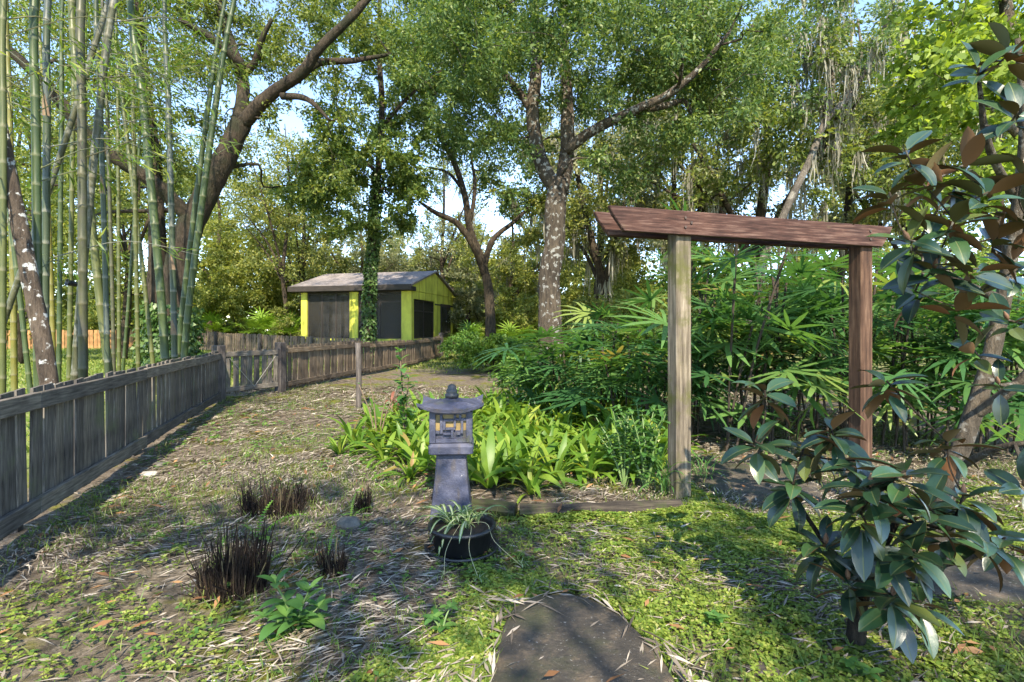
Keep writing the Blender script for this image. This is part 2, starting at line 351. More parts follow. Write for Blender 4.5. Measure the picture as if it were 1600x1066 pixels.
flat_leaves('brown_leaf_litter', 500, (-7, 6, 1.9, 10), lambda x, y: inview(x, y) * nofence(x, y) * np.minimum(1, 3 / y), (.06, .13), (.014, .03), L_LITTER2, 'scattered brown fallen leaves on the garden floor', 'leaf litter', tilt=.5, zr=(.02, .05))
# litter gathered along the edge of the near stone
c0, o0 = STONES[0]; k = rng.integers(0, len(o0), 130); e = o0[k] + rng.normal(0, .03, (130, 2)) + (o0[k] - c0) * rng.uniform(-.08, .16, (130, 1)); tn = np.roll(o0, -1, 0)[k] - np.roll(o0, 1, 0)[k]
d = unit(np.column_stack([tn + rng.normal(0, .10, tn.shape), rng.normal(0, .008, 130)])); c = np.column_stack([e, gz(e[:, 0], e[:, 1]) + rng.uniform(.045, .07, 130)])
v, f = leafquads(c, d, np.tile([0, 0, 1.0], (130, 1)) + rng.normal(0, .25, (130, 3)), rng.uniform(.09, .2, 130), rng.uniform(.008, .02, 130), .05)
tag(link('edge_leaf_litter', quadmesh('edge_leaf_litter', v, f, L_LITTER)), 'dry leaves gathered along the rim of the near stone', 'leaf litter', kind='stuff')
def covers(name, n, region, dens, s, mat, label, zt=.045):
    p = scatter(n, region, dens); n = len(p); hgt = .012 + zt * vn(p[:, 0], p[:, 1], 5, 15)
    k = 3; c = np.repeat(np.column_stack([p, gz(p[:, 0], p[:, 1]) + .03 * (vn(p[:, 0], p[:, 1], 3.1, 9) - .5) + hgt * rng.uniform(.4, 1, n)]), k, 0)
    a = np.repeat(rng.random(n) * 6.3, k) + np.tile(np.arange(k) * 2.1, n) + rng.normal(0, .2, n * k)
    d = np.stack([np.cos(a), np.sin(a), rng.uniform(-.1, .5, n * k)], -1); nn = np.tile([0, 0, 1.0], (n * k, 1)) + rng.normal(0, .25, (n * k, 3))
    sz = np.repeat(rng.uniform(*s, n) * (1 + np.clip((p[:, 1] - 3) / 5, 0, 1)), k)
    v, f = leafquads(c, d, nn, sz, sz * .75, .1); return tag(link(name, quadmesh(name, v, f, mat)), label, 'ground cover', kind='stuff')
covers('clover_ground_cover', 31000, (-3.5, 6, 1.9, 5.4), lambda x, y: inview(x, y) * nofence(x, y) * ~onstone(x, y) * covermask(x, y) * (.25 + .9 * sstep(.3, .6, vn(x, y, 3.3, 41))) * np.minimum(1, 2.6 / y), (.014, .028), L_COVER, 'low yellow-green clover-like ground cover in the right foreground')
covers('green_weed_cover', 2600, (-6, 5, 1.9, 12), lambda x, y: inview(x, y) * nofence(x, y) * ~onstone(x, y) * sstep(.55, .7, vn(x, y, 1.6, 51)) * np.minimum(1, 3 / y), (.015, .032), L_HERBI, 'small green weeds scattered through the leaf litter')
def blades(name, n, region, dens, h, wd, mat, label, cat='grass'):
    p = scatter(n, region, dens); n = len(p); c = np.column_stack([p, gz(p[:, 0], p[:, 1])]); d = unit(np.column_stack([rng.normal(0, .5, (n, 2)), np.ones(n)])); nn = rdir(n)
    v, f = leafquads(c, d, nn, rng.uniform(*h, n), rng.uniform(*wd, n), .3); return tag(link(name, quadmesh(name, v, f, mat)), label, cat, kind='stuff')
blades('garden_grass', 34000, (-6, 6, 2, 14), lambda x, y: inview(x, y) * nofence(x, y) * ~onstone(x, y) * (.2 + sstep(.45, .65, vn(x, y, 1.3, 61))) * np.minimum(1, 4 / y) * (1 - pathmask(x, y)), (.03, .11), (.004, .009), L_GRASS, 'thin green grass tufts between the fallen leaves')
blades('lawn_grass', 26000, (-32, 2, 6, 30), lambda x, y: inview(x, y) * np.clip(lawnmask(x, y), 0, 1) * np.clip(.2 + y / 25, 0, 1), (.05, .16), (.03, .06), L_LAWN, 'sunlit lawn beyond the dark picket fence')

# ------------------------------------------------------------------ fences
W_GREY = woodmat('grey_weathered_wood', (.04, .035, .031), (.115, .102, .088), (.23, .205, .172), 'Z', moss=(.10, .11, .06), mossamt=.55)
W_RAIL = woodmat('grey_rail_wood', (.05, .044, .038), (.13, .115, .098), (.24, .212, .178), 'X', moss=(.10, .10, .06), mossamt=.6)
W_BROWN = woodmat('brown_weathered_wood', (.06, .045, .032), (.14, .105, .075), (.25, .20, .145), 'Z')
W_BROWNR = woodmat('brown_rail_wood', (.06, .045, .032), (.14, .105, .075), (.25, .20, .145), 'X')
W_ORANGE = woodmat('sunlit_orange_wood', (.16, .08, .03), (.27, .145, .06), (.39, .23, .105), 'Z')  # far fence wood with the orange of sunlight put into its colour
W_DARKPOST = woodmat('dark_post_wood', (.03, .026, .026), (.075, .066, .062), (.14, .125, .115), 'Z')
def picket_mesh(wd, h, th, mat, seed):
    r = random.Random(seed); hw = wd / 2; e = .007; lean = r.uniform(-.006, .006)
    pr = [(-hw, 0), (hw, 0), (hw + lean, h - e), (hw - e + lean, h), (-hw + e + lean, h - r.uniform(0, .01)), (-hw + lean, h - e)]
    v = [(x, -th / 2, z) for x, z in pr] + [(x, th / 2, z) for x, z in pr]; n = 6
    f = [tuple(range(n)), tuple(range(n, 2 * n))[::-1]] + [((i+1) % n, i, i + n, (i+1) % n + n) for i in range(n)]
    return quadmesh('picket', v, f, mat)
def fence(name, label, A, B, H, wd, gap, mats, rails=(.13, .86), rh=.1, rt=.04, posts=(), side=1, clear=.05, joints=2.4, th=.02, group='wooden picket fences', post_h=1.12, post_w=.12):
    A = np.array(A, float); B = np.array(B, float); L = np.linalg.norm(B - A); u = (B - A) / L; ang = math.atan2(u[1], u[0])
    base = np.array([A[0], A[1], float(gz(*A))]); root = empty(name, base, label, 'fence', group); root.rotation_euler = (0, 0, ang)
    zz = lambda s: float(gz(*(A + u * s))) - base[2]
    ms = [picket_mesh(wd * k, H - clear, th, mats[0], i) for i, k in enumerate((.92, 1, 1.06, 1, .96, 1.1))]
    s = wd / 2 + .02; i = 0
    while s < L - wd / 2:
        o = link('picket', ms[random.randrange(6)], root); o.location = (s, 0, zz(s) + clear + random.uniform(-.008, .008)); o.rotation_euler = (random.gauss(0, .012), random.gauss(0, .008), random.gauss(0, .05)); s += wd + gap * random.uniform(.4, 1.5)
    for rz in rails:
        k = 0.0
        while k < L - .05:
            k2 = min(L, k + joints); mb = MB(); z = zz((k + k2) / 2)
            mb.cbox((k + .002, 0, -rh / 2), (k2 - .002, rt, rh / 2), .005); ob = mb.build('rail', mats[1], root)
            ob.location = (0, (th / 2 + .012) if side > 0 else -(th / 2 + .012) - rt, z + rz); ob.rotation_euler = (0, 0, 0); k = k2
    for ps in posts:
        mb = MB(); h = post_h; mb.cbox((-post_w/2, -post_w/2, -.1), (post_w/2, post_w/2, h), .008); ob = mb.build('post', mats[2], root); ob.location = (ps, (-side) * (.02 + post_w/2 + th) if 0.01 < ps < L - .01 else 0, zz(ps))
    return root
FA = np.array([fence_x(1.6), 1.6]); FB = np.array([-5.98, 10.43]); FC = np.array([-5.32, 11.76]); FD = np.array([-3.5, 25.0])
uAB = (FB - FA) / np.linalg.norm(FB - FA)
fence('picket_fence', 'near grey weathered picket fence running from the left edge to the gate', FA, FB - uAB * .08, 1.065, .145, .036, (W_GREY, W_RAIL, W_DARKPOST), rails=(.17, .965), rh=.125, rt=.042, posts=(2.35, 4.75, 7.1), side=-1, clear=.07, joints=2.4, post_h=1.0, post_w=.09)
def post(name, label, at, h, w_, mat, cat='post', group=None):
    root = MB().cbox((-w_/2, -w_/2, -.1), (w_/2, w_/2, h), .012).build(name, mat); root.location = (at[0], at[1], float(gz(*at))); root.rotation_euler = (0, 0, -.35); return tag(root, label, cat, group)
post('gate_post', 'thick dark post at the hinge side of the garden gate', FB, 1.15, .19, W_DARKPOST, 'gate post', 'gate posts')
post('gate_post', 'thick dark post on the latch side of the garden gate', FC, 1.15, .18, W_DARKPOST, 'gate post', 'gate posts')
uBC = (FC - FB) / np.linalg.norm(FC - FB); g0 = FB + uBC * .12; g1 = FC - uBC * .11
gate = fence('garden_gate', 'grey picket garden gate with thin diagonal brace wires', g0, g1, 1.0, .115, .055, (W_GREY, W_RAIL, W_DARKPOST), rails=(.2, .93), rh=.1, rt=.04, side=-1, clear=.12, group=None)
gate['category'] = 'gate'; Lg = np.linalg.norm(g1 - g0)
M_WIRE = plain('galvanised_wire', (.26, .25, .22), .5, .2)
for a_, b_ in (((.08, .88), (Lg * .52, .24)), ((Lg - .06, .88), (Lg * .52, .24))):
    MB().tube([(a_[0], -.062, a_[1]), (b_[0], -.062, b_[1])], .006, 6).build('brace_wire', M_WIRE, gate)
for sx in (.05, Lg - .05): MB().cbox((sx - .045, -.058, .26), (sx + .045, -.014, .872), .005).build('stile', W_GREY, gate)
uCD = (FD - FC) / np.linalg.norm(FD - FC)
fence('picket_fence', 'long brown picket fence from the gate toward the yellow house', FC + uCD * .1, FD, 1.08, .15, .045, (W_BROWN, W_BROWNR, W_DARKPOST), rails=(.17, .95), rh=.11, side=-1, posts=(3.9, 7.9), clear=.06)
post('end_post', 'dark end post of the long fence in front of the yellow house', FD + uCD * .12, 1.2, .17, W_DARKPOST, 'post')
fence('picket_fence', 'distant brown picket fence behind the gate, left of the house', (-19.5, 30), (-5.6, 21.6), 1.08, .15, .05, (W_BROWN, W_BROWNR, W_DARKPOST), rails=(.25, .9), side=1, posts=(4, 8, 12), clear=.04)
fence('picket_fence', 'far picket fence glimpsed behind the bamboo, sunlit orange put into its colour', (-31, 29), (-19.7, 30.2), 1.12, .15, .05, (W_ORANGE, W_ORANGE, W_ORANGE), rails=(.25, .9), side=1, posts=(4, 8), clear=.04)
st = MB().tube(catmull([(0, 0, -.1), (.01, 0, .6), (-.01, 0, 1.25)], 4), [.052] * 9, 8, wob=.08).build('wooden_stake', W_DARKPOST, smooth=True); g = G(560, 640); st.location = g; tag(st, 'dark wooden stake standing alone in front of the long fence', 'stake')

# ------------------------------------------------------------------ yellow house
HC = np.array([-.195 * 27, 27.0]); uf = np.array([-.973, .233]); vf = np.array([.233, .973])
def hu(px): r = (px - 800) / 800; return float((HC[0] - r * HC[1]) / (r * uf[1] - uf[0]))
def hv(px): r = (px - 800) / 800; return float((r * HC[1] - HC[0]) / (vf[0] - r * vf[1]))
hb = .42; house = empty('yellow_house', (HC[0], HC[1], hb), 'small lime-yellow house with screened porch and brown shingle roof', 'house')
house.rotation_euler = (0, 0, math.atan2(-uf[1], -uf[0]))          # local +x runs right along the front, so the wall runs to -x; +y goes back
FL = 1.0 - hb; EV = 3.55 - hb; TOPZ = 3.82 - hb; RDG = 4.85 - hb; WU = hu(470); DV = hv(708)
m, nt, b = newmat('yellow_siding'); g = noise(nt, 1.2, 5, 'World')
c = ramp(nt, g, [(.3, (.46, .47, .055)), (.7, (.58, .58, .085))]); tc = N(nt, 'ShaderNodeTexCoord')
wv = N(nt, 'ShaderNodeTexWave', i_Scale=.7, wave_type='BANDS', bands_direction='DIAGONAL'); mp = N(nt, 'ShaderNodeMapping'); mp.inputs['Scale'].default_value = (1, 1, 0); nt.links.new(tc.outputs['Object'], mp.inputs[0]); nt.links.new(mp.outputs[0], wv.inputs[0]); c = mix(nt, c, ramp(nt, wv.outputs['Fac'], [(0, (.45, .45, .4)), (.07, (1, 1, 1))]), .8, 'MULTIPLY'); c = mix(nt, c, ramp(nt, noise(nt, 2.2, 6, 'World', (1, 1, .4), .7), [(.35, (.62, .6, .5)), (.6, (1.05, 1.05, 1))]), .8, 'MULTIPLY')
nt.links.new(c, b.inputs['Base Color']); b.inputs['Roughness'].default_value = .75; M_YEL = m
M_TRIM = plain('brown_trim', (.028, .022, .018), .7, .3); M_OLIVE = plain('olive_wall', (.13, .115, .06), .8, .2); M_REFL = plain('reflection_grey', (.22, .215, .20), .9, .35, 2.5); M_CRAWL = plain('dark_masonry', (.10, .095, .085), .9, .3)
m, nt, b = newmat('roof_shingles'); br = N(nt, 'ShaderNodeTexBrick', i_Scale=5.0); br.inputs['Color1'].default_value = (.17, .15, .14, 1); br.inputs['Color2'].default_value = (.25, .225, .21, 1); br.inputs['Mortar'].default_value = (.07, .065, .065, 1); br.inputs['Mortar Size'].default_value = .012
tc = N(nt, 'ShaderNodeTexCoord'); nt.links.new(tc.outputs['Object'], br.inputs['Vector']); c = mix(nt, br.outputs[0], ramp(nt, noise(nt, 1.6, 6, 'World', rough=.7), [(.35, (.45, .42, .4)), (.6, (1.2, 1.15, 1.15))]), .8, 'MULTIPLY')
nt.links.new(c, b.inputs['Base Color']); b.inputs['Roughness'].default_value = .9; M_ROOF = m
m, nt, b = newmat('insect_screen'); b.inputs['Base Color'].default_value = (.022, .02, .015, 1); b.inputs['Roughness'].default_value = .6
tr = N(nt, 'ShaderNodeBsdfTransparent'); ms = N(nt, 'ShaderNodeMixShader'); ms.inputs[0].default_value = .5; nt.links.new(tr.outputs[0], ms.inputs[1]); nt.links.new(b.outputs[0], ms.inputs[2]); nt.links.new(ms.outputs[0], nt.nodes['Material Output'].inputs[0]); M_SCREEN = m
def hbox(name, lo, hi, mat, parent=house, c=.01): return MB().cbox(lo, hi, c).build(name, mat, parent)
pl = hbox('plinth', (-WU, .02, -.5), (0, DV, FL - .16), M_CRAWL); hbox('floor_band', (-WU - .03, -.03, FL - .158), (.03, DV + .03, FL), M_YEL)
pier = []
for a_, b_ in ((627, 645), (546, 559), (470, 480)):
    x1 = -max(hu(b_), .0); x0 = -hu(a_); hbox('wall_column', (x0, 0, FL + .002), (x1, .22, EV - .002), M_YEL)
hbox('header_beam', (-WU - .45, -.32, EV), (.12, .26, TOPZ - .05), M_TRIM)
def screen(x0, x1, y, z0, z1, nv, along='x', hbar=None):
    f = .055; wdw = empty('screen_window', (0, 0, 0)); wdw.parent = house
    def bx(n, a0, a1, b0, b1, t, mt):
        if along == 'x': return hbox(n, (a0, y - t, b0), (a1, y + t, b1), mt, wdw, .004)
        return hbox(n, (y - t, a0, b0), (y + t, a1, b1), mt, wdw, .004)
    bx('screen_panel', x0 + f, x1 - f, z0 + f, z1 - f, .004, M_SCREEN)
    bx('frame', x0, x0 + f, z0, z1, .04, M_TRIM); bx('frame', x1 - f, x1, z0, z1, .04, M_TRIM); bx('frame', x0 + f, x1 - f, z1 - f, z1, .04, M_TRIM); bx('frame', x0 + f, x1 - f, z0, z0 + f, .04, M_TRIM)
    for i in range(nv): xx = x0 + (x1 - x0) * (i + 1) / (nv + 1); bx('mullion', xx - .035, xx + .035, z0 + f, z1 - f, .03, M_TRIM)
    if hbar: bx('transom', x0 + f, x1 - f, hbar - .03, hbar + .03, .025, M_TRIM)
screen(-hu(480) + .004, -hu(546) - .004, .1, FL + .004, EV - .004, 2); screen(-hu(559) + .004, -hu(627) - .004, .1, FL + .004, EV - .004, 1, hbar=EV - .55)
hbox('porch_back_wall', (-WU + .1, 1.5, FL + .002), (-.25, 1.6, EV - .1), M_OLIVE); hbox('porch_floor', (-WU + .05, .24, FL + .001), (-.05, DV * .5, FL + .03), M_OLIVE)
hbox('inner_door', (-2.4, 1.44, FL + .04), (-1.4, 1.498, EV - .6), M_CRAWL)
for i in range(3): x = -WU + .75 + i * .75; hbox('reflection_sheet', (x, .75, FL + .05), (x + .52, .79, EV - .15), M_REFL)  # grey sheets stand in for whitish reflections in the left bay
hbox('left_wall', (-WU, .24, FL + .002), (-WU + .12, DV, EV), M_OLIVE); hbox('rear_wall', (-WU, DV - .12, FL + .002), (-.1, DV, EV), M_OLIVE)
v679, v688, v703 = hv(679), hv(688), hv(703)
screen(.26, v679, -.1, FL + .004, EV - .42, 1, 'y', hbar=EV - 1.05)
hbox('side_header', (-.14, .26, EV - .416), (-.0, v679, EV + .0), M_YEL); hbox('side_wall', (-.14, v679 + .003, FL + .002), (0, DV, EV), M_YEL)
d_ = hbox('side_door', (.002, v688, FL + .01), (.05, v703, FL + 2.05), M_TRIM); M_GLASSD = plain('dark_glass', (.03, .03, .028), .15, .2)
for i in range(2):
    y0 = v688 + .12 + i * (v703 - v688 - .12) / 2; hbox('door_glass', (.052, y0, FL + .25), (.06, y0 + (v703 - v688) / 2 - .16, FL + 1.85), M_GLASSD, d_)
MB().tube([(.06, (v688 + v703) / 2, FL + 1.0), (.11, (v688 + v703) / 2, FL + 1.0)], .03, 8).build('handle', M_WIRE, d_)
hbox('trim_band', (.003, v679 + .01, EV - .62), (.035, DV + .02, EV - .54), M_TRIM)
hbox('step', (.06, v688 - .2, -.2), (.9, v703 + .2, .18), M_CRAWL)
gm_ = MB(); ym = DV / 2; prof = [(-.12, EV + .004), (DV + .12, EV + .004), (DV + .12, EV + .15), (ym, RDG - .05), (-.12, EV + .22)]
gm_.add([(-.1, y, z) for y, z in prof] + [(.02, y, z) for y, z in prof], [(4, 3, 2, 1, 0), (5, 6, 7, 8, 9)] + [(i, (i+1) % 5, (i+1) % 5 + 5, i + 5) for i in range(5)]); gm_.build('gable', M_YEL, house)
for nm, (y0, z0, y1, z1) in {'f': (-.42, TOPZ - .06, ym, RDG), 'b': (ym, RDG, DV + .42, TOPZ - .12)}.items():
    x0, x1 = -WU - .5, .14; t = .09; mb = MB()
    mb.add([(x0, y0, z0), (x1, y0, z0), (x1, y1, z1), (x0, y1, z1), (x0, y0, z0 + t), (x1, y0, z0 + t), (x1, y1, z1 + t), (x0, y1, z1 + t)], [(0,3,2,1),(4,5,6,7),(0,1,5,4),(1,2,6,5),(2,3,7,6),(3,0,4,7)]); rf = mb.build('roof', M_ROOF, house)
hbox('fascia', (-WU - .52, -.46, TOPZ - .25), (.16, -.425, TOPZ + .045), M_TRIM)
# ------------------------------------------------------------------ timber arch
W_RED = woodmat('red_stained_wood', (.026, .013, .010), (.085, .040, .030), (.21, .13, .10), 'X', moss=(.09, .075, .04), mossamt=.6)
W_POSTG = woodmat('post_grey_wood', (.05, .04, .03), (.12, .10, .075), (.24, .205, .16), 'Z', moss=(.075, .078, .018), mossamt=.48, sc=4)
W_POSTR = woodmat('post_brown_wood', (.03, .016, .010), (.075, .040, .025), (.15, .09, .058), 'Z', sc=4)
pL = np.array([1.48, 4.53]); pR = np.array([3.49, 5.13]); ub = unit(pR - pL); arch = empty('timber_arch', (pL[0], pL[1], 0), 'red-stained timber arch of two posts and twin beams', 'arch'); arch.rotation_euler = (0, 0, math.atan2(ub[1], ub[0]))
LA = float(np.linalg.norm(pR - pL)); a_ = .075
for x, mt in ((0, W_POSTG), (LA, W_POSTR)):
    ob = MB().cbox((-a_, -a_, -.15), (a_, a_, 2.50), .012).build('post', mt, arch); ob.location = (x, 0, 0)
def beam(name, x0, x1, y0, y1, z0, z1, cut):
    pr = [(x0, z1), (x0 + cut * .25, z1 - (z1 - z0) * .35), (x0 + cut, z0), (x1 - cut, z0), (x1 - cut * .25, z1 - (z1 - z0) * .35), (x1, z1)]; n = 6
    v = [(x, y0, z) for x, z in pr] + [(x, y1, z) for x, z in pr]
    f = [tuple(range(n)), tuple(range(n, 2*n))[::-1]] + [((i+1) % n, i, i+n, (i+1) % n + n) for i in range(n)]
    o = MB().add(v, f).build(name, W_RED, arch); bv = o.modifiers.new('bevel', 'BEVEL'); bv.width = .006; bv.segments = 1; return o
beam('beam', -.75, LA + .27, -a_ - .052, -a_ - .004, 2.315, 2.52, .14); beam('beam', -.78, LA + .3, a_ + .004, a_ + .052, 2.31, 2.512, .14)
M_RUST = plain('rusty_bolt', (.06, .04, .03), .6, .3)
for x in (0, LA):
    for dx, dz in ((-.03, 2.46), (.03, 2.42), (-.03, 2.38)):
        MB().tube([(x + dx, -a_ - .05, dz), (x + dx, -a_ - .062, dz)], .012, 8).build('bolt', M_RUST, arch)

# ------------------------------------------------------------------ stone lantern
m, nt, b = newmat('violet_grey_cast_stone'); g = noise(nt, 9, 6, 'Object', rough=.65)
c = ramp(nt, g, [(.25, (.019, .021, .034)), (.5, (.045, .049, .080)), (.75, (.10, .104, .145))])
c = mix(nt, c, (.07, .055, .04), ramp(nt, noise(nt, 14, 5, 'Object', (1, 1, .25)), [(.55, (0, 0, 0)), (.72, (.8, .8, .8))])); c = mix(nt, c, (.45, .44, .42), ramp(nt, noise(nt, 26, 3, 'Object'), [(.70, (0, 0, 0)), (.74, (.8, .8, .8))]))
nt.links.new(c, b.inputs['Base Color']); b.inputs['Roughness'].default_value = .6; c = mix(nt, c, (.055, .06, .025), ramp(nt, noise(nt, 5, 6, 'Object', rough=.7), [(.56, (0, 0, 0)), (.68, (.75, .75, .75))])); nt.links.new(c, b.inputs['Base Color']); bump(nt, b, noise(nt, 45, 7, 'Object', rough=.75), .7, .012); M_LAN = m
M_AMBER = plain('amber_panel', (.20, .145, .06), .5, .35, 12); M_BRONZE = plain('dark_bronze', (.035, .035, .035), .45, .4, 20, spec=.5)
lb = G(706, 806); lan = empty('stone_lantern', lb, 'violet-grey pagoda garden lantern with amber panels, behind the potted plant', 'lantern'); lan.rotation_euler = (0, 0, R(4))
def loft(secs, name, mat, parent, cap=True):      # rounded-square sections (half width, z, corner)
    v = []; f = []
    for hw, z, cr in secs:
        for sx, sy in ((1, 1), (-1, 1), (-1, -1), (1, -1)):
            for k in range(3):
                a = {(1,1): 0, (-1,1): 90, (-1,-1): 180, (1,-1): 270}[(sx, sy)] + k * 45
                v.append((sx * (hw - cr) + cr * math.cos(R(a)), sy * (hw - cr) + cr * math.sin(R(a)), z))
    n = 12
    for r in range(len(secs) - 1):
        for i in range(n): f.append((r*n+i, r*n+(i+1) % n, (r+1)*n+(i+1) % n, (r+1)*n+i))
    if cap: f += [tuple(range(n))[::-1], tuple(range((len(secs)-1)*n, len(secs)*n))]
    return MB().add(v, f).build(name, mat, parent)
loft([(.170, -.03, .02), (.167, .02, .02), (.146, .18, .016), (.130, .33, .014), (.120, .45, .012), (.116, .53, .012)], 'pedestal', M_LAN, lan)
loft([(.135, .528, .02), (.172, .545, .02), (.176, .60, .025), (.160, .625, .02), (.14, .63, .02)], 'collar', M_LAN, lan)
loft([(.135, .628, .006), (.136, .722, .006)], 'core', M_LAN, lan); loft([(.1358, .7225, .006), (.138, .87, .006)], 'amber_core', M_AMBER, lan)
hw = .15
for k in range(4):                                # four fretted sides
    fr = empty('lattice_side', (0, 0, 0)); fr.parent = lan; fr.rotation_euler = (0, 0, k * math.pi / 2)
    def bar(x0, x1, z0, z1, t=.0): MB().cbox((x0, -hw - .012 - t, z0), (x1, -hw + .013, z1), .003).build('lattice_bar', M_LAN, fr)
    bar(-.163, -.118, .63, .872, .004); bar(.118, .163, .63, .872, .0045); bar(-.117, .117, .63, .662, .003); bar(-.117, .117, .85, .872, .003)
    for x0, x1, z0, z1 in ((-.085, -.062, .70, .849), (-.061, .02, .795, .815), (-.061, -.04, .73, .794), (-.039, .035, .728, .748), (.021, .04, .749, .849), (.041, .117, .80, .82), (.075, .096, .70, .799), (-.117, -.086, .70, .72), (.0, .022, .663, .727), (.041, .074, .69, .71), (-.06, -.001, .69, .708), (.062, .082, .821, .849)):
        bar(x0, x1, z0, z1)
v = []; f = []; nr = 11                            # flared roof with upturned corners
for lay in (0, 1):
    for i in range(nr):
        for j in range(nr):
            x, y = (i / (nr - 1) * 2 - 1), (j / (nr - 1) * 2 - 1); r = max(abs(x), abs(y)); cr = min(abs(x), abs(y)) / max(r, 1e-6)
            z = .975 - .075 * r ** .8 + .055 * r ** 4 * cr ** 3
            if lay: z = min(z - .028, .90 + .055 * r ** 4 * cr ** 3 - .02 * (1 - r))
            s = .245 * (1 + .05 * cr ** 4 * r) * (1 - .03 * lay); v.append((x * s, y * s, z))
ix = lambda l, i, j: l * nr * nr + i * nr + j
for i in range(nr - 1):
    for j in range(nr - 1): f.append((ix(0,i,j), ix(0,i+1,j), ix(0,i+1,j+1), ix(0,i,j+1))); f.append((ix(1,i,j), ix(1,i,j+1), ix(1,i+1,j+1), ix(1,i+1,j)))
for i in range(nr - 1): f += [(ix(0,i,0), ix(1,i,0), ix(1,i+1,0), ix(0,i+1,0)), (ix(0,i+1,nr-1), ix(1,i+1,nr-1), ix(1,i,nr-1), ix(0,i,nr-1)), (ix(0,0,i+1), ix(1,0,i+1), ix(1,0,i), ix(0,0,i)), (ix(0,nr-1,i), ix(1,nr-1,i), ix(1,nr-1,i+1), ix(0,nr-1,i+1))]
MB().add(v, f).build('roof', M_LAN, lan, smooth=False); loft([(.14, .869, .01), (.15, .885, .01)], 'roof_seat', M_LAN, lan)
zs = [(.96, .052), (.985, .058), (.995, .045), (1.0, .044), (1.015, .05), (1.028, .038), (1.035, .034), (1.052, .036), (1.066, .02), (1.072, .004)]
MB().tube([(0, 0, z) for z, r in zs], [r for z, r in zs], 14).build('finial', M_BRONZE, lan, smooth=True)

# ------------------------------------------------------------------ leaf meshes shared by plants
def strap(name, L, W, a0, a1, mats, n=6, prof=None, fold=.25, twist=0, mid=None):
    """arching strap leaf along +x; a0/a1 = start/end pitch in degrees"""
    v = []; f = []; x = z = 0.0; mi = []
    for i in range(n + 1):
        t = i / n; w_ = W * (prof(t) if prof else (math.sin(math.pi * min(1, .12 + .88 * (1 - t) ** .8)) ** .6 if t < 1 else .02)); a = R(a0 + (a1 - a0) * t)
        v += [(x, -w_ / 2, z + fold * w_ / 2), (x, 0, z), (x, w_ / 2, z + fold * w_ / 2)] if mid is None else [(x, -w_/2, z + fold*w_/2), (x, -w_*mid, z), (x, w_*mid, z), (x, w_/2, z + fold*w_/2)]
        x += L / n * math.cos(a); z += L / n * math.sin(a)
    k = 3 if mid is None else 4
    for i in range(n):
        for j in range(k - 1): f.append((i*k+j, (i+1)*k+j, (i+1)*k+j+1, i*k+j+1)); mi.append(1 if (mid is not None and j == 1) else 0)
    return quadmesh(name, v, f, mats, True, mi=mi if mid is not None else None)
pr_strap = lambda t: (.55 + .6 * t) if t < .5 else max(.02, .85 * (1 - ((t - .5) / .5) ** 2.2))
pr_leaf = lambda t: max(.015, math.sin(math.pi * t ** .85) ** .75)
# ------------------------------------------------------------------ bromeliad bed
BL = [strap('leaf', .46, .072, 78, 35, L_BROM, 6, pr_strap), strap('leaf', .5, .078, 62, -10, L_BROM, 6, pr_strap), strap('leaf', .5, .078, 45, -45, L_BROM, 6, pr_strap), strap('leaf', .44, .06, 30, -40, L_BROM, 6, pr_strap)]
def bromeliad(at, s, label, tilt=0, nl=(11, 15)):
    r = empty('bromeliad', (at[0], at[1], float(gz(at[0], at[1])) + .015), label, 'bromeliad', 'bromeliads in the lantern bed'); k = random.randint(*nl); a0 = random.random() * 6.3
    for i in range(k):
        t = i / k; a = a0 + i * 2.4 + random.gauss(0, .15); me = BL[0] if t < .28 else (BL[1] if t < .55 else (BL[2] if t < .85 else BL[3])); sc = s * random.uniform(.75, 1.12) * (.8 if t < .2 else 1)
        M = Matrix.Rotation(a, 4, 'Z') @ Matrix.Rotation(random.gauss(0, .12), 4, 'Y') @ Matrix.Rotation(random.gauss(0, .2), 4, 'X') @ Matrix.Scale(sc, 4); M.translation = (.02 * math.cos(a), .02 * math.sin(a), 0)
        link('leaf', me, r, M)
    return r
bl = 'arching bright green bromeliad, one of many massed in the lantern bed'
fr_spots = [(530, 712, .8, 'small bromeliad at the far left tip of the lantern bed'), (600, 722, .9, 'bromeliad with leaves spilling over leaf litter, left of the lantern'), (830, 776, .72, 'low pale bromeliad alone at the front edge beside the timber edging'), (640, 748, .8, 'bromeliad leaning out just left of the lantern pedestal'), (890, 745, .9, 'bromeliad at the bed front, midway between lantern and arch post')]
taken = []
for px, py, s, lab in fr_spots: g = G(px, py); bromeliad(g, s, lab); taken.append(g[:2])
bed = np.array([(540, 700), (560, 668), (600, 655), (660, 650), (760, 640), (800, 622), (900, 615), (1000, 640), (1050, 680), (1040, 740), (980, 760), (900, 758), (800, 762), (730, 780), (650, 735), (590, 715)]); bw = np.array([G(*p)[:2] for p in bed])
def inpoly(x, y, poly):
    r = False; n = len(poly)
    for i in range(n):
        (x0, y0), (x1, y1) = poly[i], poly[(i + 1) % n]
        if (y0 > y) != (y1 > y) and x < (x1 - x0) * (y - y0) / (y1 - y0) + x0: r = not r
    return r
tries = 0; nb = 0
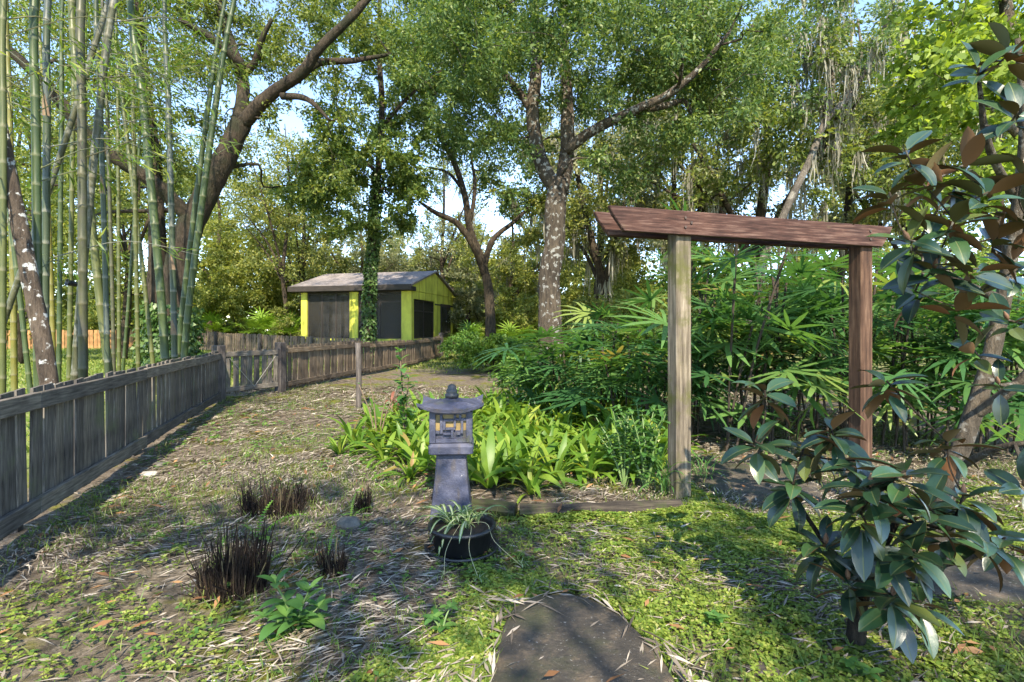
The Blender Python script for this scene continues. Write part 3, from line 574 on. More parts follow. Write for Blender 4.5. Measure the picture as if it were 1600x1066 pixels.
while nb < 150 and tries < 9000:
    tries += 1; qx, qy = rng.uniform(bed[:, 0].min(), bed[:, 0].max()), rng.uniform(bed[:, 1].min(), bed[:, 1].max()); x, y = G(qx, qy)[:2]
    if not inpoly(x, y, bw) or min(np.hypot(x - t[0], y - t[1]) for t in taken) < .2 or np.hypot(x - lb[0], y - lb[1]) < .34: continue
    taken.append((x, y)); lab = 'green bromeliad massed with others ' + ('at the front of the bed ' if y < 5.2 else 'in the middle rows ' if y < 6.4 else 'in the rear rows ') + ('left of the lantern' if x < lb[0] * y / lb[1] - .05 else 'just right of the lantern' if x < .35 * y / 5 else 'nearest the arch post')
    bromeliad((x, y), random.uniform(.95, 1.3), lab); nb += 1

# ------------------------------------------------------------------ potted spider plant
M_POT = plain('black_plastic', (.012, .013, .015), .42, .4, 14, spec=.5); M_POTSOIL = plain('potting_soil', (.03, .022, .016), .95, .4, 30, .5)
pb = G(722, 858); pot = empty('plant_pot', pb, 'black plastic bowl-shaped plant pot on a saucer before the lantern', 'pot')
def lathe(name, prof, mat, parent, n=28, ex=1.0):
    v = [(r * math.cos(2*math.pi*j/n) * ex, r * math.sin(2*math.pi*j/n), z) for r, z in prof for j in range(n)]; f = [(i*n+j, i*n+(j+1) % n, (i+1)*n+(j+1) % n, (i+1)*n+j) for i in range(len(prof)-1) for j in range(n)]
    o = MB().add(v, f).build(name, mat, parent, smooth=True); return o
lathe('bowl', [(.005, .02), (.17, .02), (.185, .03), (.215, .17), (.232, .172), (.232, .195), (.215, .197), (.205, .17), (.2, .15)], M_POT, pot); lathe('soil', [(.202, .152), (.1, .165), (.003, .168)], M_POTSOIL, pot); lathe('saucer', [(.003, .004), (.2, .004), (.235, .05), (.245, .05), (.208, -.004), (.003, -.004)], M_POT, pot, ex=1.05)
L_SPG = leafmat('spider_leaf_green', [(0, (.10, .19, .05)), (1, (.17, .28, .08))], .4, .4, per='object'); L_SPW = leafmat('spider_leaf_cream', [(0, (.42, .46, .27)), (1, (.55, .57, .38))], .4, .4, per='object', glow=1.0)
SP = [strap('leaf', .34, .026, 70, -75, [L_SPG, L_SPW], 7, None, .3, mid=.2), strap('leaf', .42, .026, 50, -70, [L_SPG, L_SPW], 7, None, .3, mid=.2), strap('leaf', .3, .026, 80, -20, [L_SPG, L_SPW], 7, None, .3, mid=.2)]
spp = empty('spider_plant', pb + np.array([0, 0, .165]), 'variegated green and cream spider plant spilling from the black pot', 'spider plant')
for cx_, cy_ in ((-.06, .0), (.05, -.03), (.11, .04), (-.11, .05), (.0, .07)):
    for i in range(10):
        a = i * 2.4 + random.gauss(0, .3); M = Matrix.Rotation(a, 4, 'Z') @ Matrix.Rotation(random.gauss(0, .2), 4, 'Y') @ Matrix.Scale(random.uniform(.55, .95), 4); M.translation = (cx_, cy_, 0); link('leaf', SP[i % 3], spp, M)
M_RUN = plain('pale_runner', (.35, .33, .18), .6, .2)
for a, L_ in ((-1.75, .40), (-1.25, .46), (-.55, .47)):
    dx, dy = math.cos(a), math.sin(a); e = np.array([dx * L_, dy * L_, -.15])
    MB().tube(catmull([(0, 0, .02), (dx*.17 + .02, dy*.15, .06), (dx*.29 - .02, dy*.3, -.03), e], 5), .0017, 5).build('runner', M_RUN, spp)
    for i in range(7):
        M = Matrix.Rotation(i * .9 + a, 4, 'Z') @ Matrix.Scale(.22, 4); M.translation = tuple(e); link('plantlet_leaf', SP[i % 3], spp, M)

# ------------------------------------------------------------------ timber edging, stump stone, loose stones
W_LOG = woodmat('dark_rotting_timber', (.012, .010, .008), (.03, .025, .02), (.07, .058, .045), 'X', moss=(.035, .05, .012), mossamt=.5)
for (a_, b_, lab) in ((G(812, 806), G(1064, 800), 'long dark landscape timber edging the bromeliad bed by the arch post'), (G(738, 800), G(806, 806), 'short rotting timber edging right beside the lantern')):
    d = b_ - a_; L_ = float(np.hypot(d[0], d[1])); npt = max(4, int(L_ / .12)); xs_ = np.linspace(0, L_, npt); mb = MB().tube(np.column_stack([xs_, rng.normal(0, .005, npt), np.full(npt, .05) + rng.normal(0, .004, npt)]), .065, 8, wob=.08)
    o = mb.build('landscape_timber', W_LOG, smooth=False); o.location = a_; o.rotation_euler = (0, 0, math.atan2(d[1], d[0])); tag(o, lab, 'timber', 'timber edging of the bed')
def rock(name, label, at, s, mat, cat='stone'):
    v, f, _ = tube([(0, 0, z) for z in (-.4, -.1, .25, .42, .5)], [.55, .62, .58, .42, .1], 10, .14); v = v * np.array(s); f.append(tuple(range(40, 50)))
    o = MB().add(v, f).build(name, mat, smooth=False); o.location = at; return tag(o, label, cat)
M_GSTONE = plain('grey_mossy_stone', (.10, .095, .08), .9, .5, 9, .6, coord='World')
rock('mossy_stone', 'square grey mossy stone among cut fern stubs', G(545, 830), (.16, .14, .19), M_GSTONE); rock('flat_rock', 'pale flat rock lying beside the near picket fence', G(232, 742), (.16, .12, .08), plain('pale_rock', (.30, .29, .26), .9, .4, 9, .4, coord='World')); rock('flat_rock', 'dark rock lying in the litter beside the near picket fence', G(250, 728), (.15, .12, .1), M_GSTONE)
rock('flat_stone', 'flat dark stone half buried at the bottom right', G(1195, 1050), (.14, .09, .05), M_STONE)
# ------------------------------------------------------------------ cut fern stubs, ferns, herbs
def stub(px, py, n, rad, h, label, green=0):
    b0 = G(px, py); a = rng.random(n) * 6.3; r = rad * np.sqrt(rng.random(n)); c = np.column_stack([r * np.cos(a) * 1.3, r * np.sin(a) * .8, np.full(n, -.01)])
    L0 = vn(c[:, 0] + px, c[:, 1] + py, 22, 5); d = unit(np.column_stack([c[:, 0] * .5 + rng.normal(0, .13, n), c[:, 1] * .5 + rng.normal(0, .13, n), np.ones(n)]) + (rng.random(n) < .18)[:, None] * rng.normal(0, .5, (n, 3)) * [1, 1, .2]); L_ = h * rng.uniform(.35, .85, n) * (.25 + 1.0 * L0)
    vs = []; fs = []
    for k_ in range(2):
        nn = np.column_stack([np.cos(a + k_ * 1.57), np.sin(a + k_ * 1.57), np.zeros(n)]); s = unit(np.cross(d, nn)); wv_ = rng.uniform(.0014, .004, n)[:, None]
        v = np.stack([c - s * wv_, c + s * wv_, c + d * L_[:, None] + s * wv_ * .7, c + d * L_[:, None] - s * wv_ * .7], 1).reshape(-1, 3); fs.append(np.arange(4 * n).reshape(n, 4) + 4 * n * k_); vs.append(v)
    o = link('cut_fern_clump', quadmesh('cut_fern_clump', np.concatenate(vs), np.concatenate(fs), L_STUB)); o.location = b0; return tag(o, label, 'plant stubs', 'clumps of cut dark stems')
stub(362, 925, 620, .14, .46, 'large clump of dark cut stems left of the broad-leaved herb'); stub(425, 805, 420, .19, .38, 'wide dark clump of cut stems behind the fern fronds'); stub(520, 895, 170, .06, .34, 'narrow clump of cut stems right of the broad-leaved herb'); stub(566, 800, 130, .05, .28, 'small dark tuft of cut stems behind the mossy stone'); stub(468, 790, 150, .1, .3, 'low dark stubble nearest the lantern side of the wide clump')
def fernmesh(L_=.32, n=15):
    v = []; f = []; x = z = 0
    for i in range(n):
        t = i / n; a = R(72 - 75 * t); x += L_ / n * math.cos(a); z += L_ / n * math.sin(a); w_ = .048 * (math.sin(math.pi * (.12 + .86 * t)) ** .7)
        for s in (-1, 1):
            b_ = len(v); v += [(x - .007, 0, z), (x + .006, s * w_ * .5, z + .008), (x + .012, s * w_, z), (x + .012, 0, z + .006)]; f.append((b_, b_+1, b_+2, b_+3) if s < 0 else (b_+3, b_+2, b_+1, b_))
    return quadmesh('frond', v, f, L_FERN)
FM = fernmesh()
def fern(px, py, fr, label):
    r = empty('sword_fern', G(px, py), label, 'fern', 'young sword ferns')
    for a, s, tl in fr: M = Matrix.Rotation(R(a), 4, 'Z') @ Matrix.Rotation(R(tl), 4, 'Y') @ Matrix.Scale(s, 4); link('frond', FM, r, M)
fern(402, 850, [(20, 1.15, 10), (80, .95, -18), (-40, .7, 20), (160, .6, 0)], 'bright young fern rising from the wide cut clump'); fern(336, 905, [(100, .85, -12), (60, .5, -10)], 'single bright fern frond left of the large dark clump')
fern(370, 915, [(40, .8, -12), (130, .6, 0), (-80, .6, 10)], 'fern fronds growing through the large dark clump'); fern(440, 800, [(60, .9, -8), (150, .6, 5)], 'fern fronds growing through the wide dark clump'); fern(548, 815, [(90, .7, -15), (20, .6, 10)], 'small fern beside the mossy stone'); fern(512, 880, [(90, .75, -15), (180, .5, 5)], 'fern frond rising from the narrow cut clump'); fern(408, 905, [(-60, .6, 0), (30, .65, -10), (170, .5, 5)], 'low fern between the dark clump and the broad-leaved herb')
fern(930, 812, [(0, .8, 30), (60, .7, 20), (150, .7, 25), (200, .6, 30)], 'spreading fern by the timber edging')
HL = [strap('leaf', .15, .065, 25, -25, L_HERB, 6, pr_leaf, .2), strap('leaf', .12, .045, 45, 0, L_HERB, 6, pr_leaf, .25), strap('leaf', .085, .045, 30, -10, L_HERB, 5, pr_leaf, .2)]
M_STEM = plain('green_stem', (.10, .16, .05), .6, .2); M_TWIG = plain('brown_twig', (.13, .09, .055), .8, .3)
def herb(name, label, base, stems, lm=HL, cat='plant', lsize=1.0, stemmat=None, pairs=3, group=None):
    r = empty(name, base, label, cat, group)
    for (dx, dy, h) in stems:
        e = np.array([dx, dy, h]); pts = catmull([(0, 0, -.02), e * np.array([.4, .4, .55]), e], 5); MB().tube(pts, np.linspace(.007, .003, len(pts)) * (1 + h), 5).build('stem', stemmat or M_STEM, r)
        for k in range(pairs + 1):
            t = 1 - k * .62 / max(pairs, 1); p = pts[int(t * (len(pts) - 1))]; m_ = 5 if k == 0 else 3; a0 = random.random() * 6.3
            for j in range(m_):
                a = a0 + j * 6.283 / m_ + random.gauss(0, .2); s = lsize * random.uniform(.75, 1.2) * (.8 if k == 0 else 1.0); M = Matrix.Rotation(a, 4, 'Z') @ Matrix.Rotation(random.gauss(.05, .2), 4, 'Y') @ Matrix.Scale(s, 4); M.translation = tuple(p); link('leaf', lm[random.randrange(len(lm))], r, M)
    return r
g = G(462, 985); herb('broad_leaf_herb', 'broad-leaved green herb before the dark cut clumps', g, [(-.10, .0, .25), (.07, -.02, .22), (-.02, -.06, .12), (.09, .06, .1), (-.13, -.03, .1)], HL[:2], lsize=.95, pairs=2)
g = G(632, 700); herb('leafy_sapling', 'tall thin leafy sapling at the left end of the bromeliad bed', g, [(-.08, .1, 1.22), (.05, 0, .9), (-.02, -.05, .6)], HL, 'sapling', 1.3, M_TWIG, 7)
g = G(590, 700); herb('bare_twig_shrub', 'sparse twiggy shrub between the stake and the lantern', g, [(-.3, .2, .8), (.1, .1, .7), (.25, 0, .75), (-.1, 0, .9)], HL[1:], 'shrub', .5, M_TWIG, 2)
RL = [strap('leaf', .28, .05, 60, -10, L_RED, 6, pr_leaf), strap('leaf', .24, .045, 40, -20, L_RED, 6, pr_leaf)]; g = G(612, 668); herb('red_leaf_plant', 'small dark red-leaved plant behind the bromeliads near the stake', g, [(0, 0, .42), (.1, .05, .3)], RL, lsize=1.0, pairs=2)
for px, py, lab in ((975, 762, 'leafy green herb left of the near arch post'), (1010, 770, 'leafy green herb against the foot of the near arch post'), (1005, 735, 'taller leafy herb behind the foot of the near arch post')):
    g = G(px, py); herb('garden_herb', lab, g, [(random.uniform(-.26, .22), random.uniform(-.1, .2), random.uniform(.35, .8)) for _ in range(10)], HL, lsize=.8, pairs=5, group='leafy herbs at the arch post')
GB = [strap('blade', .55, .016, 80, -20, L_HERB, 6, None, .3), strap('blade', .48, .016, 65, -40, L_HERB, 6, None, .3)]
def tuft(px, py, n, s, label):
    r = empty('grass_tuft', G(px, py), label, 'grass tuft', 'strappy grass tufts')
    for i in range(n): M = Matrix.Rotation(i * 2.4, 4, 'Z') @ Matrix.Rotation(random.gauss(0, .2), 4, 'Y') @ Matrix.Scale(s * random.uniform(.6, 1.1), 4); M.translation = (random.gauss(0, .04), random.gauss(0, .04), 0); link('blade', GB[i % 2], r, M)
tuft(1038, 778, 34, 1.1, 'strappy grass tuft left of the near arch post foot'); tuft(1100, 750, 26, .8, 'strappy grass tuft right of the near arch post'); tuft(985, 725, 22, .9, 'strappy grass tuft in the bed behind the leafy herbs'); tuft(930, 668, 24, 1.0, 'strappy grass tuft among rear bromeliads')
tuft(700, 640, 24, 1.0, 'grassy tuft behind the lantern roof'); tuft(660, 632, 18, .9, 'grassy tuft left of the lantern roof, further back')
for i, (px, py, lab) in enumerate(((1340, 1062, 'weed seedling at the foot of the low magnolia'), (1110, 985, 'broad-leaved weed right of the near stepping stone'), (690, 985, 'small weed in the ground cover below the pot'))):
    herb('weed_seedling', lab, G(px, py), [(random.uniform(-.05, .05), random.uniform(-.05, .05), random.uniform(.05, .12)) for _ in range(3)], HL[2:], 'weed', .8, None, 1)
fern(905, 640, [(a, 1.5, 10) for a in range(0, 360, 45)], 'large fern at the rear of the bromeliad bed')

# ------------------------------------------------------------------ lady palms and palmettos
def fan(name, mat, nseg=9, spread=215, L_=.42, W_=.038, pet=.32, droop=35):
    v = []; f = []
    def ribbon(p0, ang, Ls, wd, a0, a1, n=3):
        x = y = 0; pos = np.array(p0, float); ca, sa = math.cos(ang), math.sin(ang); b_ = len(v)
        for i in range(n + 1):
            t = i / n; w_ = wd * (.35 + .65 * math.sin(math.pi * min(1, t * .8 + .12))) * (1 if t < 1 else .35); el = R(a0 + (a1 - a0) * t)
            v.extend([tuple(pos + np.array([-sa * w_/2, ca * w_/2, .12 * w_])), tuple(pos + np.array([sa * w_/2, -ca * w_/2, .12 * w_]))]); pos = pos + Ls / n * np.array([ca * math.cos(el), sa * math.cos(el), math.sin(el)])
        for i in range(n): f.append((b_ + 2*i, b_ + 2*i+1, b_ + 2*i+3, b_ + 2*i+2))
        return pos
    tip = ribbon((0, 0, 0), 0, pet, .012, 38, 12, 2)
    for i in range(nseg):
        a = R(-spread / 2 + spread * i / (nseg - 1) + random.uniform(-5, 5)); ribbon(tip, a, L_ * random.uniform(.85, 1.1) * (1 - .2 * abs(a) / 2), W_, random.uniform(-4, 10), -droop + random.uniform(-9, 9))
    return quadmesh(name, v, f, mat)
FANS = [fan('fan_leaf', L_RHAPIS, 10, 235, .52, .044, .36, 8), fan('fan_leaf', L_RHAPIS, 12, 260, .55, .040, .42, 20), fan('fan_leaf', L_RHAPIS, 8, 200, .50, .052, .34, 2), fan('fan_leaf', L_RHAPIS, 11, 240, .48, .040, .3, 35)]
M_CANE = plain('fibrous_cane', (.045, .034, .024), .9, .5, 20)
def ladypalm(label, c, rx, ry, h, ncane, nleaf, s=1.0, face=None):
    base = np.array([c[0], c[1], float(gz(*c))]); r = empty('lady_palm', base, label, 'palm', 'lady palm clumps'); canes = []
    for i in range(ncane):
        a = random.random() * 6.3; q = math.sqrt(random.random()); p = np.array([rx * q * math.cos(a), ry * q * math.sin(a), 0]); hh = h * random.uniform(.5, 1.0); lean = np.array([random.gauss(0, .1) + .12 * p[0], random.gauss(0, .1) + .12 * p[1], 0]) * hh
        pts = catmull([p, p + lean * .4 + (0, 0, hh * .5), p + lean + (0, 0, hh)], 4); MB().tube(pts, .014, 6).build('cane', M_CANE, r); canes.append(pts)
    for i in range(nleaf):
        pts = canes[i % ncane]; t = 1 - random.random() ** 1.5 * .75; k = t * (len(pts) - 1); p = pts[int(k)]; a = random.random() * 6.3
        if random.random() < .55: a = math.atan2(-c[1], -c[0]) + random.gauss(0, .9)      # outer leaves lean to the open, lit side
        el = random.uniform(-.55, .35) - .25 * t; M = Matrix.Rotation(a, 4, 'Z') @ Matrix.Rotation(el + .3, 4, 'Y') @ Matrix.Rotation(random.gauss(0, .35), 4, 'X') @ Matrix.Scale(s * random.choice((.6, .8, 1.0, 1.1, 1.3)) * random.uniform(.9, 1.1), 4); M.translation = tuple(p); link('fan_leaf', FANS[random.randrange(4)], r, M)
    return r
for args in (('lady palm clump framed by the arch, right behind its near post', (2.75, 6.7), .5, .6, 2.5, 12, 70), ('lady palm clump in the middle of the arch opening', (3.65, 6.9), .55, .6, 2.75, 13, 80), ('lady palm clump behind the far arch post', (4.5, 6.6), .6, .6, 2.55, 13, 80), ('lady palm clump right of the far arch post', (5.4, 6.5), .6, .7, 2.4, 13, 80), ('lady palm clump at the right edge behind the magnolia trunk', (6.6, 6.4), .7, .7, 2.3, 14, 80),
             ('taller lady palm clump at the back of the arch opening', (3.3, 8.2), .9, .6, 3.1, 14, 80), ('tall lady palm clump at the back right', (5.3, 8.2), 1.0, .6, 2.9, 14, 80), ('low dense lady palm clump between the big tree and the arch', (1.0, 8.6), .6, .6, 1.8, 14, 95), ('small lady palm just left of the near arch post', (1.75, 7.2), .4, .4, 1.25, 9, 40), ('lady palm further back left of the near arch post', (2.2, 9.3), .7, .5, 1.7, 11, 55), ('low lady palm front left of the big tree', (.6, 9.8), .4, .4, .9, 8, 26, .8)): ladypalm(*args)
PALM = [fan('fan_leaf', L_PALMETTO, 13, 270, .6, .05, .7, 15), fan('fan_leaf', L_PALMETTO, 12, 250, .55, .05, .6, 30)]
def palmetto(label, px, py, Y, n, s):
    p = P(px, py, Y); p[2] = float(gz(p[0], p[1])); r = empty('saw_palmetto', p, label, 'palmetto', 'saw palmettos in the background')
    for i in range(n): M = Matrix.Rotation(i * 2.4, 4, 'Z') @ Matrix.Rotation(random.uniform(-1.0, -.1), 4, 'Y') @ Matrix.Scale(s * random.uniform(.8, 1.2), 4); M.translation = (0, 0, .1); link('fan_leaf', PALM[i % 2], r, M)
palmetto('bright saw palmetto just left of the yellow house', 410, 0, 31, 22, 1.5); palmetto('saw palmetto beside the left wall of the house', 452, 0, 30, 18, 1.4); palmetto('saw palmetto under the trees left of the oak', 330, 0, 32, 18, 1.4); palmetto('bright saw palmetto right of the yellow house', 735, 0, 27, 18, 1.1); palmetto('saw palmetto beyond the slim forked tree', 800, 0, 25, 20, 1.2); palmetto('saw palmetto at the foot of the big tree', 925, 0, 15, 20, .9); palmetto('saw palmetto behind the low lady palms', 1010, 0, 14, 22, .9); palmetto('saw palmetto in shade beyond the arch', 1110, 0, 15, 18, .9)

# ------------------------------------------------------------------ trees
def crownmesh(cl, leafL, leafW, twigs=9, flat=.7, droop=.15):
    """cl: rows x,y,z,radius,nleaves -> leaves along short twigs around each cluster centre"""
    cl = np.asarray(cl, float); n = cl[:, 4].astype(int); tot = n.sum(); ci = np.repeat(np.arange(len(cl)), n)
    td = rdir(len(cl) * twigs).reshape(len(cl), twigs, 3); td[..., 2] *= flat; tw = rng.integers(0, twigs, tot); d = td[ci, tw]
    t = rng.uniform(.1, 1, tot) ** .8; pos = cl[ci, :3] + d * (t * cl[ci, 3])[:, None] + rng.normal(0, .11, (tot, 3)) * cl[ci, 3][:, None]; pos[:, 2] -= droop * t ** 2 * cl[ci, 3]
    ld = unit(d + rng.normal(0, .8, (tot, 3)) + [0, 0, -.25]); nn = unit(rng.normal(0, .6, (tot, 3)) + [-.2, -.1, .75]); s = rng.uniform(.65, 1.25, tot)
    return leafquads(pos, ld, nn, leafL * s, leafW * s)
def mossmesh(pts, n, Lr, wd):
    k = rng.integers(0, len(pts), n // 14 + 1); c = np.repeat(pts[k], 14, 0)[:n] + rng.normal(0, .07, (n, 3)) * [1, 1, .8]; L_ = rng.uniform(*Lr, n) * .8 * np.repeat(rng.uniform(.4, 1.2, n // 14 + 1), 14)[:n]
    a = rng.random(n) * 6.3; s = np.column_stack([np.cos(a), np.sin(a), np.zeros(n)]) * (wd * rng.uniform(.5, 1.3, n))[:, None]; rows = []
    off = np.zeros((n, 3))
    for i, ww in enumerate((.5, 1, .7, .08)):
        q_ = c + off; q_[:, 2] -= L_ * i / 3; rows += [q_ - s * ww, q_ + s * ww]; off = off + rng.normal(0, .05, (n, 3)) * [1, 1, 0]
    v = np.stack(rows, 1).reshape(-1, 3); b_ = np.arange(n) * 8; f = np.concatenate([np.stack([b_ + 2*i, b_ + 2*i+1, b_ + 2*i+3, b_ + 2*i+2], -1) for i in range(3)]); return v, f
def tree(name, label, limbs, clusters, leafmat_, leaf=(.1, .045), bark=B_DARK, moss=0, mossL=(.5, 1.6), mossw=.02, group='garden and woodland trees', cat='tree', sides=10, twigs=9, ivy=None, sagbranch=.1, brad=.018):
    base = np.array(limbs[0][0][0], float); root = empty(name, base, label, cat, group); mb = MB(); nodes = []; nr_ = []
    for pts, rad in limbs:
        c = catmull(pts, 6); rr = np.interp(np.linspace(0, 1, len(c)), np.linspace(0, 1, len(rad)), rad); mb.tube(c, rr, sides, wob=.07); nodes.append(c); nr_.append(rr)
    ND = np.concatenate(nodes); NR = np.concatenate(nr_); cl = np.array(clusters, float)
    if len(cl):
        order = np.argsort([np.min(np.linalg.norm(ND - c[:3], axis=1)) for c in cl])
        for i in order:
            c = cl[i, :3]; dist = np.linalg.norm(ND - c, axis=1) + 1.2 * np.clip(ND[:, 2] - c[2], 0, None) + (ND[:, 2] < base[2] + .25 * (c[2] - base[2])) * 2
            k = int(np.argmin(dist)); p0 = ND[k]; L_ = np.linalg.norm(c - p0)
            if L_ < .15: continue
            j = rng.normal(0, .1 * L_, (2, 3)); pts = catmull([p0, p0 + (c - p0) * .33 + j[0] + (0, 0, sagbranch * L_), p0 + (c - p0) * .7 + j[1] + (0, 0, sagbranch * L_ * .6), c], 3)
            r0 = min(NR[k] * .65, brad + .018 * L_); rr = np.linspace(r0, .007 + r0 * .15, len(pts)); mb.tube(pts, rr, 4, cap=False); ND = np.concatenate([ND, pts[1:]]); NR = np.concatenate([NR, rr[1:]])
    mb.build('trunk', bark, root, True, base)
    if len(cl):
        v, f = crownmesh(cl, leaf[0], leaf[1], twigs); link('crown', quadmesh('crown', v - base, f, leafmat_), root)
    if moss:
        up = ND[ND[:, 2] > base[2] + 2.5]; v, f = mossmesh(up, moss, mossL, mossw); tag(link('spanish_moss', quadmesh('spanish_moss', v - base, f, L_MOSS), root), kind='stuff')
    if ivy:
        lo, hi, n, s, rr = ivy; c = catmull(limbs[0][0], 12); rad = np.interp(np.linspace(0, 1, len(c)), np.linspace(0, 1, len(limbs[0][1])), limbs[0][1]); sel = np.where((c[:, 2] > lo) & (c[:, 2] < hi))[0]; k = rng.choice(sel, n); a = rng.random(n) * 6.3
        o_ = np.column_stack([np.cos(a), np.sin(a), np.zeros(n)]); p = c[k] + o_ * (rad[k] + rng.uniform(.0, rr, n))[:, None]; p[:, 2] += rng.uniform(-.2, .2, n)
        v, f = leafquads(p, unit(o_ * .6 + rng.normal(0, .4, (n, 3)) + [0, 0, -.7]), o_ + rng.normal(0, .3, (n, 3)), rng.uniform(.7, 1.3, n) * s, rng.uniform(.7, 1.3, n) * s * .8); link('ivy', quadmesh('ivy', v - base, f, L_IVY), root)
    return root
SKY = [(425, 255, 38, 75), (400, 195, 25, 20), (690, 345, 42, 60), (700, 265, 30, 40), (793, 165, 26, 26), (655, 330, 22, 30), (790, 265, 22, 30), (540, 80, 18, 20), (1385, 110, 34, 30), (905, 330, 16, 30), (475, 350, 18, 22), (60, 70, 14, 30)]
def blobs(spec, avoid=True):
    out = []
    for (px, py, rx, ry, Y0, Y1, cnt, rad, nl) in spec:
        k = 0; tr_ = 0
        while k < cnt and tr_ < cnt * 6:
            tr_ += 1; a = rng.random() * 6.283; q_ = math.sqrt(rng.random()); x = px + rx * q_ * math.cos(a); y = py + ry * q_ * math.sin(a)
            if avoid and any(((x - sx) / (ex * .6 + 4)) ** 2 + ((y - sy) / (ey * .6 + 4)) ** 2 < 1 for sx, sy, ex, ey in SKY): continue
            out.append((*P(x, y, rng.uniform(Y0, Y1)), rad * rng.uniform(.7, 1.35), nl * rng.uniform(.7, 1.3))); k += 1
    return out
def GP(px, Y): X = (px - 800) / FPX * Y; return np.array([X, Y, float(gz(X, Y)) - .1])
# --- left oak
Y = 13.0; ob_ = GP(270, Y)
tree('oak_tree', 'massive leaning oak with curving dark limbs behind the near fence', [
    ([ob_, P(272, 480, Y), P(285, 390, Y), P(318, 310, Y), P(352, 245, Y), P(378, 190, Y)], [.44, .34, .31, .29, .27, .24]),
    ([P(378, 195, Y), P(420, 150, Y - .3), P(470, 115, Y - .6), P(500, 75, Y - .8), P(560, 15, Y - 1), P(620, -60, Y - 1.2)], [.19, .16, .135, .115, .09, .05]),
    ([P(372, 200, Y), P(380, 130, Y + .3), P(365, 80, Y + .4), P(345, 20, Y + .6), P(330, -60, Y + .8)], [.17, .15, .13, .11, .07]),
    ([P(300, 345, Y), P(240, 285, Y - .6), P(150, 225, Y - 1.2), P(70, 130, Y - 1.8), P(-20, 50, Y - 2.2)], [.18, .16, .14, .12, .08]),
    ([P(470, 118, Y - .6), P(500, 98, Y - .2), P(550, 95, Y), P(610, 85, Y + .4)], [.1, .09, .07, .04]), ([P(440, 150, Y - .4), P(480, 155, Y - .5), P(515, 188, Y - .6)], [.09, .07, .03]),
    ([P(378, 120, Y + .3), P(400, 95, Y), P(410, 60, Y - .3), P(425, 30, Y - .5)], [.1, .09, .07, .04]), ([P(378, 100, Y), P(330, 60, Y - .5), P(280, 30, Y - 1)], [.12, .09, .05])],
    blobs([(180, 40, 240, 130, 12.5, 17, 80, .8, 250), (420, 20, 190, 100, 12.5, 17, 50, .7, 220), (120, 220, 170, 130, 12.5, 17, 40, .75, 230), (490, 180, 100, 120, 12.5, 15, 26, .45, 120), (330, 250, 60, 100, 13, 16, 14, .5, 150), (350, -180, 400, 120, 11, 17, 60, .9, 200), (500, 50, 110, 70, 13, 18, 22, .65, 230)]), L_OAK, (.12, .052), B_OAK, group='large trees in the garden', ivy=(-.2, 2.0, 2600, .12, .25))
tree('oak_tree', 'slim dark upright ivy-footed tree just left of the leaning oak', [([GP(240, 13.6), P(243, 470, 13.6), P(246, 380, 13.6), P(240, 250, 13.8), P(225, 120, 14), P(215, -20, 14)], [.26, .22, .2, .18, .14, .08])], blobs([(225, 60, 130, 120, 12, 16, 24, .7, 220)]), L_OAK, (.12, .052), B_DARK, ivy=(-.2, 2.2, 1600, .11, .2))
# --- ivy tree in front of the house
Y = 19.0
tree('ivy_clad_tree', 'slender ivy-wrapped tree standing in front of the yellow house', [([GP(577, Y), P(577, 470, Y), P(583, 380, Y), P(590, 280, Y), P(597, 170, Y), P(592, 80, Y), P(594, -20, Y)], [.17, .14, .13, .12, .11, .09, .06]),
    ([P(590, 270, Y), P(545, 230, Y), P(500, 200, Y - .5)], [.08, .06, .03]), ([P(595, 200, Y), P(640, 150, Y), P(690, 110, Y)], [.08, .06, .03])],
    blobs([(590, 170, 95, 120, 17, 22, 54, .65, 230), (570, 300, 115, 75, 17, 22, 46, .55, 220), (610, 40, 120, 90, 16, 22, 44, .8, 250), (505, 270, 75, 65, 18, 21, 20, .55, 190), (645, 270, 36, 90, 18, 20, 18, .5, 180)]), L_IVYTREE, (.17, .075), B_DARK, ivy=(.2, 7.5, 3200, .12, .09), group='large trees in the garden', brad=.025)
# --- slim forked tree
Y = 22.0
tree('forked_tree', 'slim dark forked tree with open limbs between house and big tree', [([GP(768, Y), P(764, 460, Y), P(750, 400, Y), P(735, 360, Y), P(725, 300, Y), P(705, 245, Y), P(670, 190, Y)], [.26, .21, .18, .16, .14, .11, .05]),
    ([P(758, 430, Y), P(740, 385, Y - .5), P(715, 350, Y - .8), P(680, 332, Y - 1), P(655, 315, Y - 1)], [.16, .15, .13, .1, .05]), ([P(755, 420, Y), P(770, 375, Y), P(805, 345, Y), P(840, 310, Y)], [.14, .12, .09, .04]), ([P(735, 350, Y), P(742, 290, Y), P(735, 240, Y)], [.1, .08, .04]), ([P(722, 295, Y), P(700, 270, Y), P(672, 262, Y)], [.08, .06, .03])],
    blobs([(690, 140, 80, 90, 20, 24, 40, .9, 240), (770, 230, 60, 60, 21, 24, 16, .7, 200), (820, 300, 40, 40, 21, 24, 10, .6, 180), (740, 60, 90, 60, 19, 23, 30, .9, 230)]), L_CENTRE, (.19, .085), B_DARK, moss=500, mossL=(.4, 1.2), mossw=.02, group='large trees in the garden', brad=.025)
